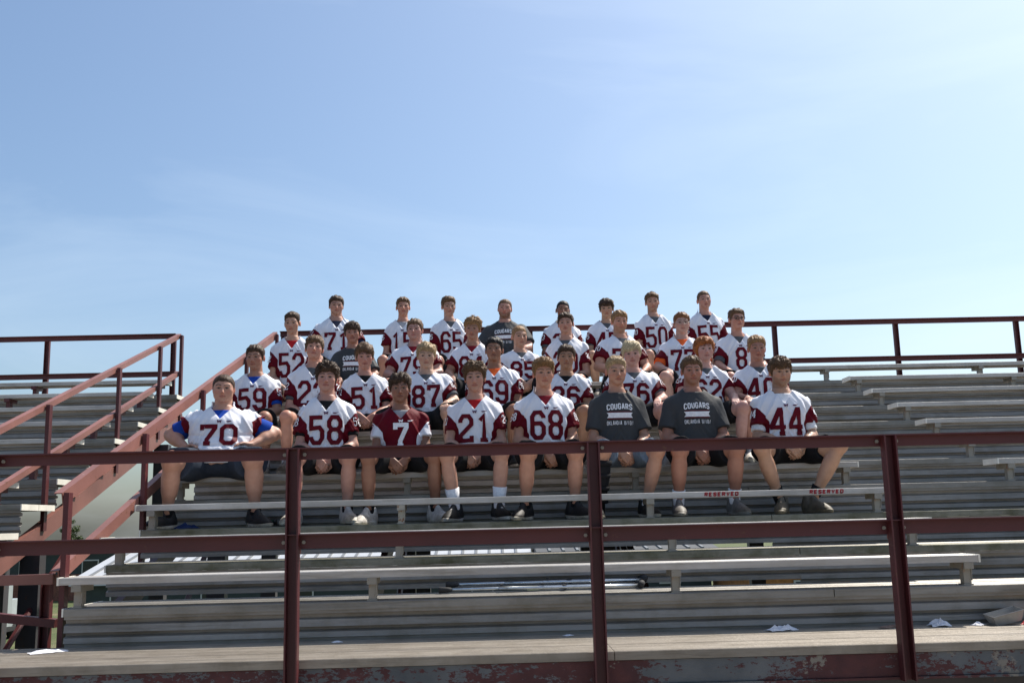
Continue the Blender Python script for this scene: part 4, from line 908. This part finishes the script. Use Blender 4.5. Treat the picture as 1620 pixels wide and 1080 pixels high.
# ================================================================ small things on the boards
def crutch(loc, rz, label, tip):
    t = thing('crutch', label, 'crutch', loc, rz, 'pair of crutches'); al = plain('crutch_alu_%s' % tip, (0.62, 0.66, 0.70), 0.25, 0.9); rb = plain('crutch_rubber_%s' % tip, (0.03, 0.03, 0.032), 0.8)
    MB().tube([(-0.62, 0, 0.02), (-0.05, 0, 0.02)], 0.011, 10).build('shaft', al, t, True)
    MB().tube([(-0.68, 0, 0.02), (-0.675, 0, 0.02), (-0.62, 0, 0.02), (-0.60, 0, 0.02)], [0.014, 0.021, 0.017, 0.014], 10).build('rubber_tip', rb, t, True)
    for s in (-1, 1): MB().tube([(-0.30, s*0.012, 0.02), (-0.12, s*0.03, 0.02), (0.25, s*0.045, 0.02), (0.60, s*0.055, 0.02)], 0.010, 8).build('side_tube', al, t, True)
    MB().tube([(0.60, -0.07, 0.022), (0.62, 0, 0.03), (0.60, 0.07, 0.022)], 0.021, 8).build('arm_pad', rb, t, True)
    MB().tube([(0.12, -0.045, 0.02), (0.12, 0.045, 0.02)], 0.016, 8).build('hand_grip', rb, t, True)
    for x in (-0.28, -0.02, 0.3): MB().tube([(x, -0.03, 0.035), (x, -0.03, 0.048)], 0.011, 6).build('wing_nut', rb, t)
    return t
crutch((0.32, row(1)+0.46, H+0.004), 0.02, 'aluminium crutch lying on the lowest tread, rubber tip towards the left', 'a')
crutch((0.36, row(1)+0.57, H+0.03), 0.045, 'aluminium crutch lying behind the other one on the lowest tread', 'b')
PAPER = plain('white_paper', (0.72, 0.72, 0.76), 0.8, 0, 0.08, 30); TRAY = plain('clear_tray_plastic', (0.30, 0.29, 0.27), 0.25, 0, 0.1); WRAP = plain('red_wrapper_foil', (0.35, 0.04, 0.04), 0.4)
def crumple(loc, sx, sy, sz, seed, label, cat, mat=PAPER, n=9):
    r = random.Random(seed); m = MB(); vs = []
    for j in range(n):
        for i in range(n):
            u = i/(n-1)*2-1; v = j/(n-1)*2-1; e = (1-u*u*0.8)*(1-v*v*0.8)
            vs.append((u*sx+r.uniform(-.1, .1)*sx, v*sy+r.uniform(-.12, .12)*sy, max(0.002, sz*e*r.uniform(0.15, 1.0))))
    fsx = []
    for j in range(n-1):
        for i in range(n-1):
            a = j*n+i; fsx += [(a, a+1, a+n), (a+1, a+n+1, a+n)]
    m.add(vs, fsx); me = m.mesh('paper')
    o = obj('litter', me, mat, None, loc, r.uniform(0, 1)); tag(o, label, cat, 'litter on the walkway')
    md = o.modifiers.new('thick', 'SOLIDIFY'); md.thickness = 0.0012; return o
WY = D1-0.09
crumple((-2.53, D1-0.2, 0.001), .10, .05, .022, 1, 'flat white paper scrap on the walkway under the left rail post', 'litter')
crumple((1.665, WY, 0.001), .085, .05, .045, 2, 'crumpled white paper on the walkway between the middle and right fence posts', 'litter')
crumple((2.595, WY, 0.001), .055, .045, .055, 3, 'upright crumpled white paper just right of the right fence post', 'litter')
crumple((2.825, WY, 0.001), .04, .03, .022, 4, 'small white paper scrap beside the plastic tray', 'litter')
crumple((-0.92, WY, 0.001), .03, .02, .012, 5, 'tiny white scrap on the walkway behind the left fence post', 'litter')
crumple((0.42, WY+0.02, 0.001), .03, .02, .01, 8, 'tiny pale scrap on the walkway left of the middle fence post', 'litter')
crumple((2.3, WY, 0.001), .07, .03, .02, 6, 'flattened brown wrapper on the walkway left of the right fence post', 'litter', plain('brown_wrapper', (0.2, 0.13, 0.10), 0.6))
crumple((3.13, WY-0.02, 0.001), .06, .05, .04, 7, 'red wrapper on the walkway at the far right edge', 'litter', WRAP)
tr = thing('food_tray', 'clear plastic food tray tipped against the first riser at far right', 'tray', (2.99, WY, 0.012)); tr.rotation_euler = (0.1, -0.20, 0.1)
m = MB(); a = [(-.10, -.05, .06), (.10, -.05, .06), (.10, .05, .06), (-.10, .05, .06)]; b = [(-.08, -.035, 0), (.08, -.035, 0), (.08, .035, 0), (-.08, .035, 0)]
ia = [(x*0.96, y*0.93, z) for x, y, z in a]; ib = [(x*0.96, y*0.93, z+0.004) for x, y, z in b]
m.add(a+b+ia+ib, [(4, 5, 6, 7), (15, 14, 13, 12)] + [(i, (i+1) % 4, 4+(i+1) % 4, 4+i) for i in range(4)] + [(8+i, 12+i, 12+(i+1) % 4, 8+(i+1) % 4) for i in range(4)] + [(i, 8+i, 8+(i+1) % 4, (i+1) % 4) for i in range(4)])
m.build('tray_shell', TRAY, tr); MB().tube([(-.10, -.05, .061), (.10, -.05, .061), (.10, .05, .061), (-.10, .05, .061), (-.10, -.05, .061)], .004, 5).build('rim', TRAY, tr)
bt = thing('drink_bottle', 'dark green bottle lying on the tread behind the left fence post', 'bottle', (-1.78, row(3)+0.45, 3*H+0.036))
GR = plain('green_bottle', (0.01, 0.07, 0.04), 0.25)
MB().tube([(-.10, 0, 0), (-.095, 0, 0), (.05, 0, 0), (.08, 0, 0), (.10, 0, 0)], [.028, .034, .034, .02, .016], 14).build('bottle_body', GR, bt, True)
MB().tube([(.10, 0, 0), (.125, 0, 0)], .019, 12).build('cap', plain('bottle_cap', (0.02, 0.02, 0.02), 0.5), bt, True)
bag = thing('cloth_bag', 'dark blue folded cloth on the tread beside the left player\'s shoe', 'cloth', (-2.32, row(3)+0.38, 3*H+0.002))
c_ = crumple((0, 0, 0), .09, .06, .05, 9, None, None, cloth((0.02, 0.04, 0.13))); c_.name = 'cloth'; c_.parent = bag
for k in ('label', 'category', 'group'):
    if k in c_: del c_[k]
# ================================================================ far background seen left of the stand and through the slots
DK = plain('dark_green_siding', (0.035, 0.045, 0.042), 0.7, 0, 0.15, 2); BRK = plain('red_brick', (0.20, 0.075, 0.045), 0.85, 0, 0.3, 6); RF = plain('white_metal_roof', (0.46, 0.47, 0.48), 0.4, 0.1, 0.05, 1)
GLS = plain('dark_window', (0.02, 0.025, 0.03), 0.15); SEAM = plain('roof_seam_metal', (0.16, 0.165, 0.17), 0.5); TRM = plain('light_trim', (0.55, 0.53, 0.48), 0.6)
GZ = -5.0
def building(name, label, x0, x1, y0, y1, hgt, wall, roofh, roofm, brick=0.0):
    t = thing(name, label, 'building', ((x0+x1)/2, (y0+y1)/2, GZ)); w = (x1-x0)/2; d = (y1-y0)/2
    MB().box(-w, w, -d, d, -0.3, hgt).build('wall', wall, t)
    if brick: MB().box(-w-.06, w+.06, -d-.06, d+.06, -0.3, brick).build('brick_base', BRK, t)
    m = MB(); ov = 0.5
    m.extrude([(-d-ov, hgt-0.15), (-d-ov, hgt+0.05), (0, hgt+roofh), (d+ov, hgt+0.05), (d+ov, hgt-0.15)], (-w-ov, 0, 0), (w+ov, 0, 0)); r = m.build('roof', roofm, t)
    k = int((x1-x0)/0.9)
    for i in range(k):
        x = -w+(i+0.5)*(2*w/k)
        MB().extrude([(0, -0.02), (0.16, -0.02), (0.16, 0.09), (0, 0.09)], (x, -d-ov, hgt+0.05), (x, 0, hgt+roofh)).build('roof_seam', SEAM, r)
    for i in range(max(2, int((x1-x0)/5))):
        x = -w+(i+0.5)*2*w/max(2, int((x1-x0)/5)); f = MB().box(x-0.7, x+0.7, -d-0.10, -d-0.065, hgt*0.4, hgt*0.78).build('window', TRM, t)
        MB().box(x-0.6, x+0.6, -d-0.13, -d-0.102, hgt*0.4+0.1, hgt*0.78-0.1).build('pane', GLS, f)
    return t
building('school_building', 'dark sided building with brick base far behind at left', -62, -31, 88, 100, 4.3, DK, 0.5, plain('dark_roof', (0.05, 0.05, 0.055), 0.6), 2.2)
building('metal_building', 'long low building with white ribbed metal roof behind the bleachers', -26, 2, 66, 84, 2.5, DK, 1.75, RF)
building('brick_building', 'orange brick building glimpsed through the slot under the right rows', 14.5, 34, 60, 70, 2.5, plain('orange_brick', (0.42, 0.17, 0.05), 0.8, 0, 0.3, 4), 0.8, plain('brown_roof', (0.09, 0.06, 0.05), 0.7))
building('storage_shed', 'long dark shed behind the bleachers right of the white roof', 3.2, 14, 68, 78, 3.6, DK, 0.6, plain('shed_roof', (0.05, 0.05, 0.05), 0.6))
# parked flatbed with white box
tk = thing('box_truck', 'white box truck parked far behind left of the staircase', 'truck', (-27.2, 56, GZ))
WP = plain('white_truck_paint', (0.34, 0.37, 0.36), 0.4, 0, 0.06, 2); TY = plain('tyre_rubber', (0.02, 0.02, 0.02), 0.9)
MB().box(-1.1, 1.1, -2.4, 1.6, 0.75, 3.3).build('cargo_box', WP, tk); MB().extrude([(-1.0, 0.5), (1.0, 0.5), (1.0, 1.3), (0.9, 2.1), (-0.9, 2.1), (-1.0, 1.3)], (0, 1.7, 0), (0, 3.4, 0)).build('cab', WP, tk)
MB().box(-1.15, 1.15, -2.6, 3.2, 0.5, 0.72).build('chassis', TY, tk)
for sx in (-1, 1):
    for y in (-1.5, 2.3): MB().tube([(sx*0.75, y, 0.45), (sx*1.1, y, 0.45)], 0.45, 16).build('wheel', TY, tk, True)
    MB().box(sx*0.95-0.1, sx*0.95+0.1, -2.66, -2.61, 0.55, 0.7).build('tail_light', plain('tail_lens', (0.5, 0.01, 0.01), 0.3), tk)
def tree(loc, hgt, cr, seed, label):
    r = random.Random(seed); t = thing('leafy_tree', label, 'tree', loc)
    tm = MB(); tm.tube([(0, 0, -0.3), (0.05, 0, hgt*0.35), (0.1, 0.05, hgt*0.75)], [0.25, 0.17, 0.06], 8)
    for k in range(7):
        a = r.uniform(0, 6.28); z = hgt*r.uniform(.35, .65); tm.tube([(0.05, 0, z), (math.cos(a)*cr*.7, math.sin(a)*cr*.7, z+cr*r.uniform(.4, .9))], [0.08, 0.02], 5)
    tm.build('trunk', plain('bark', (0.09, 0.07, 0.05), 0.9), t)
    m = MB()
    cl = [(r.gauss(0, cr*.42), r.gauss(0, cr*.42), hgt*0.68+r.gauss(0, hgt*.15), cr*r.uniform(.16, .36)) for _ in range(26)]
    for x, y, z, q in cl:
        for _ in range(70):
            v = Vector((r.gauss(0, 1), r.gauss(0, 1), r.gauss(0, 1))).normalized()*q*r.uniform(.4, 1); p = Vector((x, y, z))+v
            a = Vector((r.uniform(-1, 1), r.uniform(-1, 1), r.uniform(-1, 1))).normalized()*0.16; b = a.cross(Vector((r.uniform(-1, 1), r.uniform(-1, 1), r.uniform(-1, 1)))).normalized()*0.10
            m.add([p-a, p+b, p+a, p-b], [(0, 1, 2, 3)])
    me = bpy.data.meshes.new('crown'); me.from_pydata([tuple(v) for v in m.v], [], m.f); obj('crown', me, plain('leaves_%d' % seed, (0.07, 0.095, 0.03), 0.7, 0, 0.4, 3), t)
tree((-80.3, 200, GZ), 7.6, 1.9, 3, 'small leafy tree on the skyline between the two bleachers')
